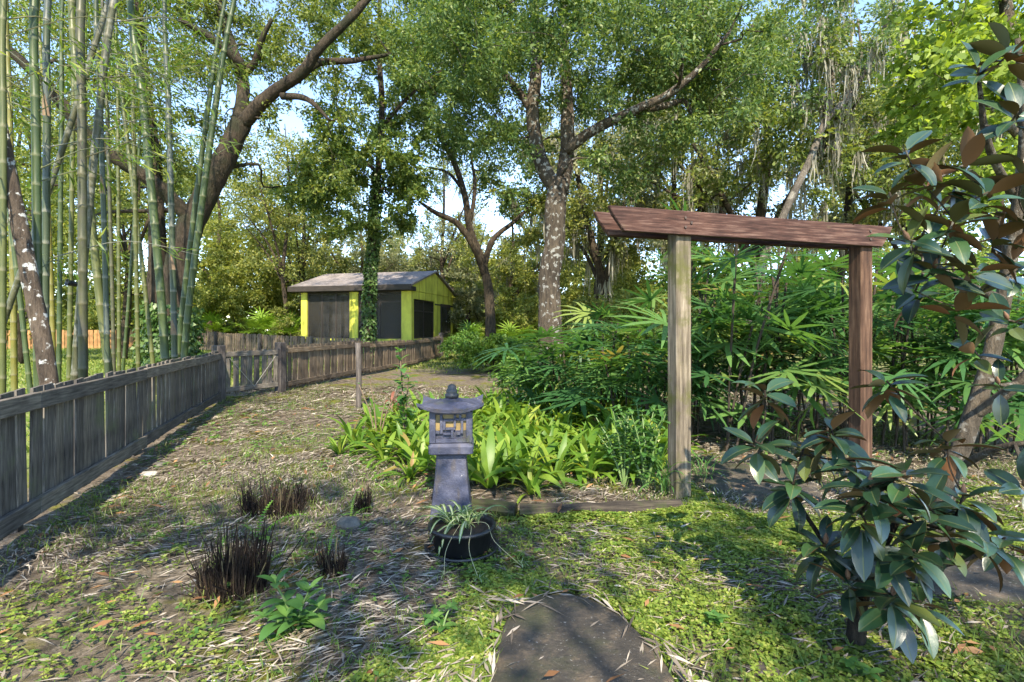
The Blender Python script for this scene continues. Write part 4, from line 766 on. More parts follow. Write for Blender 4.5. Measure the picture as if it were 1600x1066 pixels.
# --- big centre tree
Y = 11.0
tree('lichen_tree', 'big twin-stemmed tree with white lichen blotches at the centre', [([GP(866, Y), P(858, 450, Y), P(867, 380, Y), P(868, 320, Y), P(874, 280, Y)], [.31, .24, .225, .23, .2]),
    ([P(872, 300, Y), P(850, 265, Y), P(838, 225, Y), P(832, 170, Y), P(838, 110, Y), P(835, 20, Y), P(830, -80, Y)], [.17, .165, .15, .14, .13, .1, .06]), ([P(876, 300, Y), P(886, 240, Y + .2), P(886, 170, Y + .3), P(882, 80, Y + .4), P(880, -40, Y + .5)], [.19, .165, .15, .11, .07]),
    ([P(884, 235, Y), P(925, 205, Y - .3), P(985, 175, Y - .6), P(1040, 150, Y - .8), P(1090, 110, Y - 1), P(1140, 50, Y - 1.2)], [.12, .105, .09, .08, .06, .03]), ([P(985, 176, Y - .6), P(1040, 165, Y - .3), P(1070, 160, Y), P(1090, 200, Y)], [.09, .07, .05, .03]), ([P(835, 180, Y), P(800, 130, Y), P(750, 80, Y - .3)], [.09, .07, .03])],
    blobs([(900, 50, 260, 130, 10.8, 14.5, 125, .66, 330), (900, 30, 240, 70, 8.5, 10.5, 34, .5, 260), (780, 170, 90, 90, 10.5, 13, 28, .5, 250), (1030, 130, 130, 100, 10, 13, 55, .55, 280), (720, 80, 90, 100, 10, 13, 40, .55, 260), (960, 260, 55, 40, 10, 12, 10, .4, 200), (1130, 80, 90, 100, 9, 13, 36, .6, 280), (900, -170, 350, 110, 8, 14, 60, .8, 220)]), L_CENTRE, (.105, .042), B_LICHEN, group='large trees in the garden')
# --- background trees: px, Y, height, crown radius, leaf material, bark, lean, moss, label
def wildtree(label, px, Y, h, cr, lm, bark=B_DARK, lean=(0, 0), moss=0, r0=.2, nc=48, nl=310, forks=3, low=.35, leaf=.2, name='woodland_tree'):
    b0 = GP(px, Y); top = b0 + np.array([lean[0], lean[1], h]); mid = b0 + (top - b0) * .35 + rng.normal(0, .25, 3) * [1, 1, 0]; limbs = [([b0, (b0 + mid) / 2 + rng.normal(0, .1, 3), mid, mid + (top - mid) * .5 + rng.normal(0, .35, 3), top], [r0 * 1.2, r0, r0 * .85, r0 * .55, r0 * .2])]
    for i in range(forks):
        a = rng.random() * 6.3; s = b0 + (mid - b0) * rng.uniform(.7, 1.0); e = s + np.array([math.cos(a) * cr * .8, math.sin(a) * cr * .8, h * rng.uniform(.25, .55)]); limbs.append(([s, s + (e - s) * .4 + (0, 0, .1 * h * .3), e], [r0 * .55, r0 * .4, r0 * .12]))
    cl = []
    for i in range(nc):
        d = rdir(1)[0]; q_ = rng.random() ** .4; c = b0 + np.array([lean[0] * .75, lean[1] * .75, h * (low + 1) / 2]) + d * q_ * np.array([cr, cr, h * (1 - low) / 2 * 1.1]); cl.append((*c, rng.uniform(.7, 1.4) * cr * .24, nl * rng.uniform(.7, 1.3)))
    return tree(name, label, limbs, cl, lm, (leaf, leaf * .45), bark, moss=moss, mossL=(.6, 2.2), mossw=.03, group='woodland trees in the background', sides=8, brad=.03)
for a_ in (('woodland tree behind the bamboo at the far left', 40, 30, 15, 5, L_FARY), ('woodland tree behind the orange fence, seen between bamboo stems', 170, 34, 16, 5, L_FAR), ('sunny tree left of the oak trunk, behind the far fence', 330, 37, 13, 5, L_FARY), ('many-limbed tree just left of the yellow house', 470, 36, 14, 5.5, L_FAR)): wildtree(*a_)
wildtree('tree rising behind the roof of the yellow house', 560, 44, 12, 5, L_FARG); wildtree('pale tree at the right end of the yellow house roof', 655, 46, 9, 4, L_FARG, nc=34)
wildtree('silvery tree right behind the gable of the yellow house', 735, 40, 10, 4.5, L_FARG, moss=300); wildtree('pale mossy tree behind the slim forked tree', 800, 34, 9, 4, L_FARY, moss=400, low=.2)
wildtree('dark tree leaning left beside the big tree', 960, 24, 12, 4, L_FAR, lean=(-2.2, 0), moss=900, r0=.22, nc=36); wildtree('forked dark tree in the gap left of the arch beam', 935, 30, 15, 5, L_FAR, moss=900, r0=.28); wildtree('tree directly behind the near arch post', 1060, 22, 13, 4.5, L_FARG, moss=1500, r0=.2)
wildtree('mossy oak with spreading limbs above the arch beam', 1175, 20, 13.5, 5, L_OAK, moss=1500, r0=.26, nc=58, forks=5); wildtree('tree hung with grey moss behind the far arch post', 1300, 26, 16, 5, L_FARG, moss=1400, nc=52); wildtree('tall tree behind the upper magnolia leaves', 1430, 23, 15, 4.5, L_FAR, moss=1300, nc=52); wildtree('tall mossy tree near the right edge', 1560, 19, 14, 4.5, L_OAK, moss=1600, nc=52); wildtree('tall tree in the gap between the big tree and the mossy oak', 1080, 34, 20, 5.5, L_FARY, moss=600); wildtree('high tree behind the right-hand woods', 1380, 36, 22, 6, L_FARY)
wildtree('high tree far behind the slim forked tree', 860, 42, 19, 5, L_FAR, nc=40, low=.4); wildtree('leafy tree close behind the bamboo at the left edge', 30, 22, 12, 4, L_FARY, nc=44, nl=260, low=.12, r0=.18); wildtree('leafy tree close behind the bamboo, left of the oak', 190, 24, 13, 4, L_OAK, nc=44, nl=260, low=.15, r0=.18); wildtree('airy tree showing sky between oak limb and ivy tree', 445, 32, 14, 4.5, L_FAR, nc=52, nl=230, r0=.14, low=.25); wildtree('airy tree behind the slim forked tree, left side', 690, 38, 17, 4.5, L_FAR, nc=40, nl=230, r0=.16, low=.35); wildtree('high tree far left behind the oak limbs', 250, 42, 20, 6, L_FARY)
Y = 16.0
tree('leaning_grey_tree', 'pale grey leaning trunk rising to the right above the arch beam', [([GP(1150, Y), P(1185, 430, Y), P(1220, 345, Y), P(1265, 250, Y), P(1290, 190, Y), P(1335, 140, Y), P(1375, 60, Y), P(1410, -40, Y)], [.15, .13, .115, .105, .095, .08, .065, .04]), ([P(1285, 200, Y), P(1300, 130, Y), P(1298, 80, Y)], [.09, .07, .04]), ([P(1320, 155, Y), P(1345, 90, Y), P(1340, 30, Y)], [.07, .06, .03])],
    blobs([(1330, 40, 110, 80, 14.5, 18, 30, .7, 240), (1240, 120, 70, 80, 15, 18, 14, .6, 200)]), L_CENTRE, (.14, .06), B_GREY, moss=700, mossL=(.5, 1.9), mossw=.02, group='large trees in the garden')
Y = 8.5
tree('maple_tree', 'bright light green leafy tree in the upper right corner', [([GP(1660, Y), P(1640, 400, Y), P(1610, 220, Y), P(1580, 60, Y), P(1560, -80, Y)], [.2, .17, .13, .1, .06]), ([P(1615, 240, Y), P(1560, 180, Y - .3), P(1500, 130, Y - .6)], [.07, .05, .02])],
    blobs([(1530, 70, 110, 110, 7, 9.5, 50, .42, 130), (1560, 220, 60, 70, 7.5, 9.5, 14, .35, 100), (1440, 190, 50, 60, 7.5, 9, 9, .35, 100), (1480, 330, 60, 60, 8, 10, 10, .35, 100), (1560, -120, 180, 80, 6, 10, 24, .5, 120)]), L_MAPLE, (.13, .085), B_PALE, group='large trees in the garden')
sb_ = np.array([-3.0, -9.0, -.1]); cls = [(.4 + 6.5 * q[0], -7.4 + 3.9 * q[1], 8 + 2.0 * q[2], rng.uniform(.6, 1.2), 170) for q in rdir(48) * rng.random((48, 1)) ** .4]  # crown of an unseen tree, added and shaped to shade the foreground
tree('oak_tree', 'broad unseen oak added behind the viewpoint to shade the foreground', [([sb_, sb_ + (.2, .2, 2.5), sb_ + (.8, .5, 5), sb_ + (1.5, .8, 8)], [.45, .36, .3, .15]), ([sb_ + (.6, .4, 4.2), sb_ + (2.5, 1.5, 6), sb_ + (4.5, 3, 7.5)], [.22, .16, .08])], cls, L_OAK, (.17, .08), B_OAK, group='large trees in the garden')
# --- understorey shrubs
def shrub(label, px, Y, w_, h, lm, nc=22, nl=170, leaf=.14, name='shrub', bark=B_DARK, zc=.55):
    b0 = GP(px, Y); cl = []; limbs = [([b0, b0 + (rng.normal(0, .1) * w_, 0, h * .3), b0 + (rng.normal(0, .2) * w_, 0, h * .7)], [.05, .035, .015])]
    for i in range(nc):
        d = rdir(1)[0]; d[2] = abs(d[2]) * 1.3 - .45; q_ = rng.random() ** .4; c = b0 + np.array([0, 0, h * .5]) + d * q_ * np.array([w_ / 2, w_ / 2, h * .55]); cl.append((*c, w_ * .16 * rng.uniform(.7, 1.3), nl * rng.uniform(.7, 1.3)))
    return tree(name, label, limbs, cl, lm, (leaf, leaf * .5), bark, group='understorey shrubs', cat='shrub', sides=6, twigs=8)
shrub('lush bright green shrub between the house and the big tree', 762, 18, 2.2, 1.45, L_BRIGHT, 30, 150, .16)
for a_ in (('shrub behind the end post of the long fence', 730, 24, 2.4, 1.5, L_HERBI), ('low shrub at the foot of the slim forked tree', 800, 20, 2.6, 1.3, L_HERBI), ('yellow-green bush behind the far fence, just right of the oak trunk', 345, 33, 5, 5, L_FARY, 34, 220, .2), ('olive bush left of the house behind the far fence', 420, 38, 5, 5.5, L_FARY, 34, 220, .2), ('sunlit bush behind the orange fence, left of the oak', 200, 33, 5, 4.5, L_FARY, 34, 220, .2), ('bush behind the orange fence among the bamboo stems', 90, 34, 5, 5, L_FARY, 34, 220, .2), ('bush at the far left edge behind the bamboo', -10, 34, 5, 5, L_FARY, 30, 220, .2), ('dark weeping shrub hugging the left wall of the house', 445, 30, 1.9, 3.2, L_FAR, 22, 150, .14),
           ('silver-green shrub right of the house gable', 745, 33, 4, 5, L_FARG, 34, 220, .2), ('pale yellow shrub behind the slim forked tree', 820, 28, 4.5, 4, L_FARY, 32, 200, .18), ('shrub just right of the big tree trunk', 935, 20, 3.5, 3, L_FAR, 28, 200, .15), ('light shrub between the big tree and the arch', 1000, 18, 3, 3.2, L_FARY, 28, 200, .14), ('dark shrub behind the near arch post', 1090, 14, 2.5, 2.6, L_CENTRE, 28, 200, .11), ('green shrub low behind the lady palms', 1230, 13, 4, 3.2, L_BRIGHT, 30, 200, .12), ('green shrub behind the right-hand lady palms', 1450, 12, 4, 3.5, L_CENTRE, 30, 200, .12), ('shrub at the right edge behind the magnolia', 1600, 10, 3.5, 3.5, L_BRIGHT, 26, 180, .11), ('low green undergrowth bush right of the bromeliad bed', 960, 11.5, 2, 1.0, L_BRIGHT, 22, 120, .1), ('low bush behind the bromeliad bed, left of the lady palms', 830, 13, 1.8, .9, L_HERBI, 20, 120, .1)): shrub(*a_)
for a_ in (('tall yellow-green thicket filling the gap between oak and house', 375, 36, 6, 8, L_FARY, 44, 190, .26), ('olive thicket behind the left end of the house', 500, 42, 7, 8, L_FAR, 40, 190, .28), ('yellow thicket between the forked tree and the big tree', 825, 38, 6, 7, L_FARY, 40, 190, .27), ('yellow-green thicket right of the big tree', 960, 34, 6, 7, L_FARY, 40, 190, .25), ('olive thicket seen through the arch', 1130, 28, 6, 6, L_FARY, 40, 190, .22), ('thicket above the lady palms left of the far arch post', 1270, 30, 7, 7.5, L_FARY, 40, 190, .22), ('thicket behind the magnolia whorls', 1440, 30, 7, 7.5, L_FAR, 40, 190, .22), ('thicket right of the house gable, under the blue gap', 715, 44, 7, 9, L_FARY, 40, 170, .3), ('thicket behind the big tree trunk', 885, 40, 7, 8.5, L_FARY, 40, 170, .28), ('thicket above the middle of the house roof', 600, 50, 9, 11, L_FAR, 40, 170, .34), ('thicket filling the gap under the arch beam', 1010, 27, 5, 6.5, L_FARY, 36, 170, .2)): shrub(*a_, name='thicket')
# far wood, one mass
cl = []
for i in range(430):
    a = rng.uniform(-1.2, 1.2); Y = rng.uniform(46, 64); X = a * Y; hi = 7 + 9 * vn(X, 0, .12, 77) + 3 * vn(X, 0, .5, 78); cl.append((X, Y, hi * rng.random() ** 1.15 + .4, rng.uniform(1.4, 2.6), 150))
for i in range(330):
    Y = rng.uniform(38, 56); X = rng.uniform(-1.15, 1.15) * Y; cl.append((X, Y, .6 + 4.6 * rng.random(), rng.uniform(1.2, 2.2), 200))
v, f = crownmesh(cl, .6, .3, 9); tag(link('far_woodland', quadmesh('far_woodland', v, f, L_FARY)), 'hazy far wood closing the view behind the garden trees', 'woodland', kind='stuff')

# ------------------------------------------------------------------ bamboo
def culmmat(name, c1, c2, ring, lich=None, bands=None):
    m, nt, b = newmat(name); at = N(nt, 'ShaderNodeAttribute', attribute_name='along'); fr = N(nt, 'ShaderNodeMath', operation='FRACT'); nt.links.new(at.outputs['Fac'], fr.inputs[0])
    g = noise(nt, 5, 5, 'Object', (3, 3, .7)); c = ramp(nt, g, [(.3, c1), (.7, c2)])
    if bands:
        fl = N(nt, 'ShaderNodeMath', operation='FLOOR'); nt.links.new(at.outputs['Fac'], fl.inputs[0]); wn = N(nt, 'ShaderNodeTexWhiteNoise', noise_dimensions='1D'); nt.links.new(fl.outputs[0], wn.inputs['W'])
        c = mix(nt, c, bands, ramp(nt, wn.outputs[0], [(.5, (0, 0, 0)), (.55, (.9, .9, .9))]))
    c = mix(nt, c, ring, ramp(nt, fr.outputs[0], [(0, (.9, .9, .9)), (.05, (.5, .5, .5)), (.12, (0, 0, 0)), (.97, (0, 0, 0)), (.99, (.7, .7, .7))]))
    if lich: c = mix(nt, c, lich, ramp(nt, noise(nt, 7, 5, 'World', rough=.6), [(.5, (0, 0, 0)), (.6, (.8, .8, .8))]))
    nt.links.new(c, b.inputs['Base Color']); b.inputs['Roughness'].default_value = .45; b.inputs['Specular IOR Level'].default_value = .4; return m
C_GREEN = culmmat('green_culm', (0.0172, 0.0359, 0.0078), (0.0468, 0.0686, 0.0156), (0.1170, 0.1248, 0.0624)); C_BLUE = culmmat('blue_grey_culm', (0.0273, 0.0390, 0.0296), (0.0702, 0.0858, 0.0702), (0.1716, 0.1716, 0.1326), bands=(0.0312, 0.0468, 0.0172)); C_MOSS = culmmat('mossy_culm', (0.0234, 0.0273, 0.0094), (0.0663, 0.0663, 0.0250), (0.0936, 0.0858, 0.0468), lich=(0.0468, 0.0429, 0.0273)); C_LICH = culmmat('lichened_culm', (0.0312, 0.0351, 0.0156), (0.0780, 0.0780, 0.0390), (0.1404, 0.1326, 0.0936), lich=(0.1560, 0.1560, 0.1287)); C_YEL = culmmat('yellow_culm', (0.0780, 0.0858, 0.0156), (0.1560, 0.1326, 0.0234), (0.1404, 0.1248, 0.0624)); C_OLIVE = culmmat('olive_culm', (0.0390, 0.0507, 0.0094), (0.0858, 0.0936, 0.0218), (0.1404, 0.1326, 0.0702))
M_SHEATH = plain('papery_sheath', (.17, .115, .07), .8, .4, 12)
def culm(label, px0, px1, Y, dpx, mat, bow=0, leaves=160, top=11.5, sheath=0, Y1=None, pm=None, crown=5):
    """px0 at photo row 580, px1 at photo row 0; carries on above the frame"""
    Y1 = Y1 or Y; b0 = P(px0, 580, Y); t0 = P(px1, 0, Y1); sl = (t0 - b0) / (t0[2] - b0[2]); zg = float(gz(b0[0], b0[1])); bow_m = bow * Y / 800
    zs_ = [zg - .1, zg + 1, zg + 2.2, t0[2] * .75, t0[2], t0[2] + 2.5, top]; pts = []
    for z in zs_:
        f_ = (z - b0[2]) / (t0[2] - b0[2]); p = b0 + sl * (z - b0[2]); p[0] += bow_m * 4 * f_ * (1 - f_) if 0 <= f_ <= 1 else bow_m * 4 * f_ * (1 - f_) * .4; p[2] = z
        if z > t0[2] + 1: p[0] += .05 * (z - t0[2]) ** 1.5; 
        pts.append(p)
    c = catmull(pts, 24); s = np.concatenate([[0], np.cumsum(np.linalg.norm(np.diff(c, axis=0), axis=1))]); inn = random.uniform(.30, .40)
    S_ = []; k = 0.0
    while k < s[-1]: S_ += [k, k + .012, k + .03, k + inn * .5, k + inn - .02]; k += inn
    S_ = np.array([q_ for q_ in S_ if q_ < s[-1]]); pp = np.column_stack([np.interp(S_, s, c[:, i]) for i in range(3)]); al = S_ / inn; ph = al - np.floor(al + 1e-6)
    r0 = dpx * Y / 800 / 2 / math.sqrt(1 + ((px0 - 800) / 800) ** 2) * .95; rad = r0 * np.interp(S_, [0, s[-1] * .5, s[-1]], [1.05, .95, .25]); rad = rad * (1 + .10 * ((ph > .02) & (ph < .06)) + .06 * (ph < .02) - .02 * (ph > .9))
    root = empty('bamboo_culm', c[0], label, 'bamboo', 'bamboo culms behind the near fence'); mb = MB().tube(pp, rad, 10, along=al + .001); mb.build('stalk', mat, root, True, c[0], 'along')
    for i in range(sheath):
        kk = int(round(random.uniform(3, 12))); sp = kk * inn; p = np.array([np.interp(sp, s, c[:, q_]) for q_ in range(3)]); a = np.linspace(-1.9, 1.0, 7) - .6; v = []; fz = []
        for j, zz_ in enumerate((0, .08, .16, .26)):
            for a1 in a: rr = r0 * (1.10 + .04 * j); wdt = (1 - (zz_ / .27) ** 1.3); v.append((p[0] - c[0][0] + rr * math.cos(-1.57 + (a1 + 1.0) * wdt), p[1] - c[0][1] + rr * math.sin(-1.57 + (a1 + 1.0) * wdt), p[2] - c[0][2] + zz_))
        fz = [(j*7+i_, j*7+i_+1, (j+1)*7+i_+1, (j+1)*7+i_) for j in range(3) for i_ in range(6)]; MB().add(v, fz).build('culm_sheath', M_SHEATH, root, True)
    if leaves:                                  # leafy side branches, mostly near the top
        br = MB(); vs = []; fs = []; n0 = 0
        nb_ = int(leaves / 11 * 1.4)
        for i in range(nb_):
            zt = (t0[2] - (1.9 if random.random() < .8 else 3.0) + random.random() ** 1.5 * (top - t0[2] + 1.6)); kq = int(np.argmin(np.abs(pp[:, 2] - zt))); p = pp[kq]; a = random.random() * 6.3; L_ = random.uniform(.7, 1.7); e = p + np.array([math.cos(a) * L_, math.sin(a) * L_, random.uniform(-.2, .45)]); mid = (p + e) / 2 + (0, 0, .2)
            cc = catmull([p, mid, e], 4); br.tube(cc, np.linspace(.008, .002, len(cc)), 4, cap=False); n = 11 * crown // 3; t = rng.uniform(.3, 1, n); q_ = np.column_stack([np.interp(t, np.linspace(0, 1, len(cc)), cc[:, j]) for j in range(3)]) + rng.normal(0, .08, (n, 3))
            d = unit(np.column_stack([np.full(n, math.cos(a)), np.full(n, math.sin(a)), np.full(n, -.5)]) + rng.normal(0, .55, (n, 3))); v, f = leafquads(q_, d, rng.normal(0, .5, (n, 3)) + [0, 0, 1], rng.uniform(.14, .26, n), rng.uniform(.016, .028, n), .15); vs.append(v); fs.append(f + n0); n0 += len(v)
        bo = tag(br.build('branches', mat, root, False, c[0]), kind='stuff'); tag(link('leaves', quadmesh('leaves', np.concatenate(vs) - c[0], np.concatenate(fs), L_BAMBOO), root), kind='stuff')
    return root
CL = [('thick straight green bamboo culm near the left edge', 60, 54, 5.5, 17, C_GREEN), ('blue-grey bamboo culm with brown sheath bands beside the thick green one', 70, 75, 6.0, 14, C_BLUE, 0, 130, 11, 1), ('stout mossy brown-green bamboo culm, straight, left of centre of the clump', 130, 127, 6.0, 17, C_MOSS), ('pale lichen-spotted bamboo culm leaning right, crossing the mossy one', 118, 178, 6.3, 15, C_LICH, -6), ('grey-green bamboo culm leaning strongly right from the left edge', -22, 172, 6.6, 13, C_LICH, 4, 120),
      ('slim blue-grey culm with a sheath, right of the mossy one', 168, 150, 7.0, 10, C_BLUE, 2, 120, 11, 1), ('green bamboo culm leaning left, ending above the near fence', 170, 112, 7.2, 15, C_OLIVE, -4), ('thin olive bamboo culm standing alone left of the oak', 216, 205, 9.5, 8, C_OLIVE, 0, 100), ('tall green bamboo culm bowing left above the fence', 259, 203, 8.6, 15, C_GREEN, 6), ('blue-white bamboo culm with tan sheaths before the oak', 273, 257, 9.0, 11, C_BLUE, 2, 120, 11, 2), ('green bamboo culm leaning far right across the oak trunk', 286, 366, 9.6, 12, C_GREEN, -8), ('dark green bamboo culm leaning right, twin of the far-leaning one', 276, 352, 10, 10, C_GREEN, -6, 110),
      ('olive culm clipped by the left edge of the picture', 4, 6, 5.2, 13, C_OLIVE), ('slim green culm just right of the blue-grey banded one', 92, 98, 8.5, 9, C_GREEN, 0, 80), ('slim green culm left of the mossy one', 108, 117, 9, 9, C_OLIVE, 0, 80), ('yellowish culm rising at the left edge behind the lichened trunk', 22, 10, 10, 12, C_YEL, 2, 80), ('short yellow-orange culm far back between the green ones', 84, 60, 12, 10, C_YEL, 2, 80), ('thin yellow-green culm far back left of the olive leaning one', 122, 135, 12.5, 9, C_OLIVE, 2, 80), ('thin straight culm far back right of the slim blue-grey one', 186, 182, 12, 7, C_OLIVE, 1, 80), ('thin culm far back, leaning left beside the straight one', 192, 232, 12.5, 6, C_GREEN, 2, 80), ('thin green culm leaning left behind the tall bowing one', 240, 170, 11, 8, C_OLIVE, 3, 70), ('slender green culm leaning left at the left edge', 44, -30, 7.5, 10, C_GREEN, 3, 80), ('thin dark culm right beside the olive leaning culm', 178, 160, 9, 7, C_MOSS, 2, 70)]
for a_ in CL: culm(*a_)
# lichened small trunk at the left edge
Y = 5.3
tree('lichened_trunk', 'slender curved trunk with white lichen spots in front of the bamboo', [([GP(92, 5.3), P(76, 590, Y), P(60, 500, Y), P(40, 400, Y), P(12, 260, Y), P(-10, 150, Y), P(-60, -60, Y)], [.085, .08, .078, .075, .065, .06, .04])], [], L_OAK, bark=barkmat('white_spotted_bark', (.06, .045, .035), (.17, .13, .10), lichen=(.68, .68, .64), lo=.56, lsc=9), group=None)
sp_ = P(112, 443, 6.1); gsp = empty('spotlight', sp_, 'small black spotlight fixed to a bamboo culm', 'spotlight')
lathe_o = lathe('housing', [(.004, -.05), (.03, -.048), (.036, .03), (.045, .05), (.04, .05), (.03, .02), (.003, .01)], M_POT, gsp, 14); lathe_o.rotation_euler = (R(60), R(-70), 0)
MB().tube([(.02, 0, 0), (.1, 0, .0)], .012, 6).build('bracket', M_POT, gsp)

# ------------------------------------------------------------------ magnolias
m, nt, b = newmat('magnolia_top'); oi = N(nt, 'ShaderNodeObjectInfo'); c = ramp(nt, oi.outputs['Random'], [(0, (.008, .024, .012)), (.6, (.017, .046, .018)), (.9, (.03, .07, .022)), (1, (.09, .11, .026))]); nt.links.new(c, b.inputs['Base Color']); b.inputs['Roughness'].default_value = .33; b.inputs['Specular IOR Level'].default_value = .6; b.inputs['Coat Weight'].default_value = .25; b.inputs['Coat Roughness'].default_value = .2; bump(nt, b, noise(nt, 60, 3, 'Object', (.5, 1.6, 1)), .25, .004); M_MT = m
m, nt, b = newmat('magnolia_underside'); oi = N(nt, 'ShaderNodeObjectInfo'); c = ramp(nt, oi.outputs['Random'], [(0, (.09, .09, .03)), (.5, (.13, .075, .028)), (1, (.19, .075, .03))]); nt.links.new(c, b.inputs['Base Color']); b.inputs['Roughness'].default_value = .8; M_MB = m
M_RIB = plain('magnolia_rib', (.07, .09, .03), .5, .2)
def magleaf(a0, a1, fold):
    v = []; f = []; mi = []; n = 6; x = z = 0; L_ = .17
    for i in range(n + 1):
        t = i / n; w_ = .068 * max(.03, math.sin(math.pi * t ** .9) ** .7); a = R(a0 + (a1 - a0) * t)
        v += [(x, -w_/2, z + fold * w_/2), (x, -.0016, z), (x, .0016, z), (x, w_/2, z + fold * w_/2)]; x += L_ / n * math.cos(a); z += L_ / n * math.sin(a)
    m_ = len(v); v += [(p[0], p[1], p[2] - .0014) for p in v]
    for i in range(n):
        for j in range(3): f.append((i*4+j, (i+1)*4+j, (i+1)*4+j+1, i*4+j+1)); mi.append(2 if j == 1 else 0)
        f += [(m_+i*4, m_+i*4+1, m_+(i+1)*4+1, m_+(i+1)*4), (m_+i*4+1, m_+i*4+3, m_+(i+1)*4+3, m_+(i+1)*4+1)]; mi += [1, 1]
    return quadmesh('leaf', v, f, [M_MT, M_MB, M_RIB], True, mi=mi)
ML = [magleaf(12, -18, .28), magleaf(22, -35, .22), magleaf(5, -8, .38), magleaf(25, 5, .3)]
BUD = quadmesh('leaf_bud', *(lambda t: (t[0], t[1]))(tube([(x, 0, 0) for x in (0, .012, .03, .05, .058)], [.004, .011, .012, .005, .001], 7)), plain('brown_bud', (.15, .08, .045), .8, .3), True)
def magnolia(label, base, limbs, whorls, bark, lsc=1.0, nl=9, up=0.0, lean=.6, more=0):
    r = empty('magnolia', base, label, 'magnolia', 'magnolia trees at the right'); mb = MB(); nodes = []; nrr = []
    for pts, rad in limbs: c = catmull(pts, 6); rr = np.interp(np.linspace(0, 1, len(c)), np.linspace(0, 1, len(rad)), rad); mb.tube(c, rr, 9, wob=.06); nodes.append(c); nrr.append(rr)
    ND = np.concatenate(nodes); NR = np.concatenate(nrr)
    for wv_ in sorted(whorls, key=lambda w_: np.min(np.linalg.norm(ND - P(*w_[:3]), axis=1))):
        px, py, Y = wv_[:3]; n = (wv_[3] if len(wv_) > 3 else nl) + more; p = P(px, py, Y); dd = np.linalg.norm(ND - p, axis=1) + .8 * np.clip(ND[:, 2] - p[2], 0, None); k = int(np.argmin(dd)); p0 = ND[k]; L_ = np.linalg.norm(p - p0) + 1e-6
        pts = catmull([p0, p0 + (p - p0) * .5 + rng.normal(0, .05 * L_, 3) + (0, 0, -.06 * L_), p], 5); rr = np.linspace(min(NR[k] * .7, .02), .005, len(pts)); mb.tube(pts, rr, 6); ND = np.concatenate([ND, pts]); NR = np.concatenate([NR, rr])
        ax = Vector(unit(p - p0) * lean + np.array([0, 0, .85])).normalized(); q_ = ax.to_track_quat('Z', 'X').to_matrix().to_4x4(); off = Vector(p - base)
        for i in range(n):
            t = i / n; a = i * 2.4 + random.gauss(0, .25); el = R(62 - 85 * t + random.gauss(0, 12)) + up * (1.15 - .3 * t); back = -.085 * t
            M = Matrix.Rotation(a, 4, 'Z') @ Matrix.Translation((.012, 0, back)) @ Matrix.Rotation(-el, 4, 'Y') @ Matrix.Rotation(random.gauss(0, .35), 4, 'X') @ Matrix.Scale(lsc * random.uniform(.78, 1.2), 4); M = q_ @ M; M.translation = M.translation + off; link('leaf', ML[random.randrange(4)], r, M)
        if random.random() > .25: continue
        bm_ = q_ @ Matrix.Rotation(-1.57, 4, 'Y'); bm_.translation = off; link('leaf_bud', BUD, r, bm_)
    mb.build('trunk', bark, r, True, base); return r
mbs = G(1335, 1010)
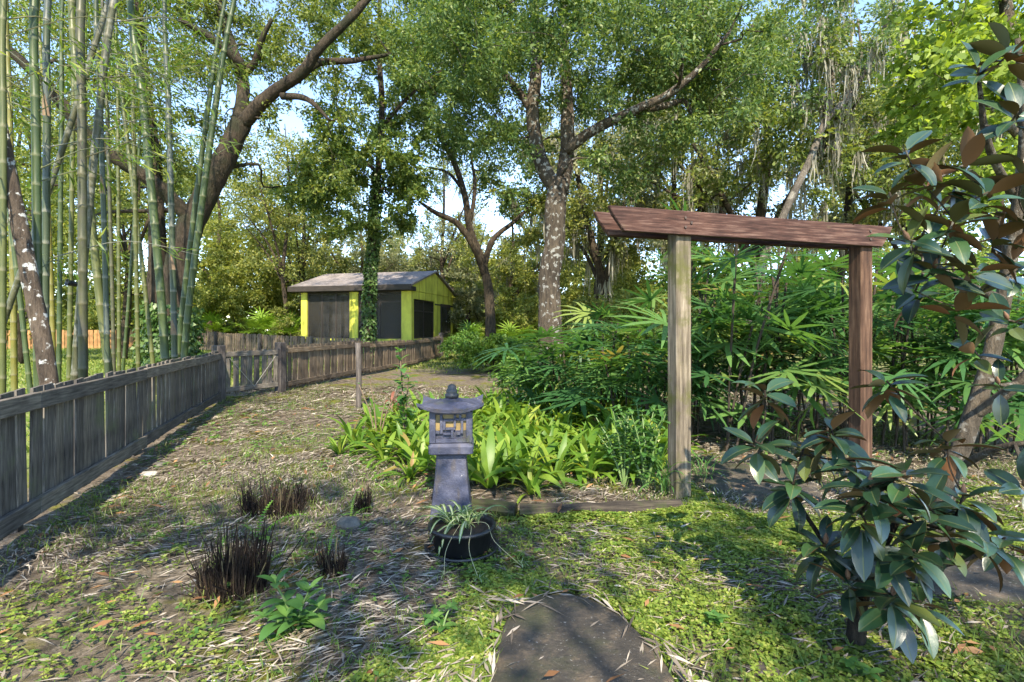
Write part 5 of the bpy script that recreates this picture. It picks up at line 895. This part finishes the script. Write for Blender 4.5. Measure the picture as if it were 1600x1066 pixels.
magnolia('low glossy magnolia sapling in the right foreground', mbs, [([mbs - (0, 0, .05), P(1345, 930, 2.42), P(1370, 870, 2.4), P(1410, 800, 2.38)], [.045, .035, .025, .012]), ([P(1372, 870, 2.4), P(1430, 890, 2.5), P(1520, 870, 2.55), P(1570, 845, 2.6)], [.018, .015, .012, .008]), ([P(1350, 915, 2.42), P(1290, 850, 2.5), P(1230, 760, 2.55)], [.016, .013, .008])],
    [(1195, 610, 2.75, 10), (1180, 690, 2.6, 8), (1385, 595, 2.7, 8), (1300, 670, 2.45, 11), (1415, 735, 2.1, 13), (1240, 755, 2.5, 9), (1345, 800, 2.2, 10), (1505, 775, 2.35, 11), (1480, 830, 2.25, 9), (1385, 850, 2.25, 10), (1290, 850, 2.4, 9), (1395, 930, 2.2, 10), (1480, 690, 2.5, 8), (1340, 720, 2.35, 10), (1570, 840, 2.5, 8), (1440, 940, 2.3, 6), (1260, 690, 2.6, 7), (1325, 905, 2.35, 6), (1450, 790, 2.2, 9), (1360, 760, 2.15, 9), (1530, 830, 2.3, 8), (1430, 860, 2.15, 8)], B_DARK, 1.0, up=-.75, lean=.15, more=3)
Y = 3.4; mb2 = GP(1470, Y)
magnolia('taller magnolia with pale trunk and bronze-backed leaves at the right edge', mb2, [([mb2, P(1478, 760, Y), P(1505, 690, Y), P(1540, 590, Y), P(1565, 480, Y), P(1590, 330, Y - .1), P(1600, 200, Y - .2), P(1590, 60, Y - .3)], [.07, .06, .055, .05, .046, .036, .025, .015]), ([P(1520, 650, Y), P(1590, 600, Y - .2), P(1660, 520, Y - .4)], [.04, .03, .02]), ([P(1570, 470, Y), P(1500, 440, Y - .3), P(1430, 390, Y - .5)], [.03, .022, .012]), ([P(1590, 320, Y), P(1545, 230, Y - .4), P(1530, 130, Y - .6)], [.028, .02, .01]), ([P(1490, 735, Y), P(1560, 700, Y - .3), P(1640, 690, Y - .5)], [.025, .02, .012]), ([P(1590, 330, Y), P(1625, 240, Y), P(1640, 120, Y)], [.03, .02, .012])],
    [(1415, 235, 2.55, 8), (1390, 300, 2.5, 10), (1440, 285, 2.6, 8), (1510, 255, 2.6, 8), (1545, 300, 2.4, 9), (1420, 375, 2.5, 10), (1490, 345, 2.5, 10), (1560, 370, 2.6, 10), (1460, 420, 2.6, 9), (1530, 420, 2.5, 9), (1590, 420, 2.6, 9), (1430, 455, 2.8, 7), (1500, 480, 2.8, 7), (1575, 500, 2.9, 7), (1530, 105, 2.7, 8), (1580, 80, 2.7, 9), (1590, 175, 2.6, 8), (1600, 270, 2.5, 8), (1470, 320, 2.8, 8), (1600, 760, 2.6, 6), (1520, 545, 3.1, 6), (1610, 340, 2.6, 8), (1560, 600, 3.0, 5)], B_PALE, 1.08, up=-.45)
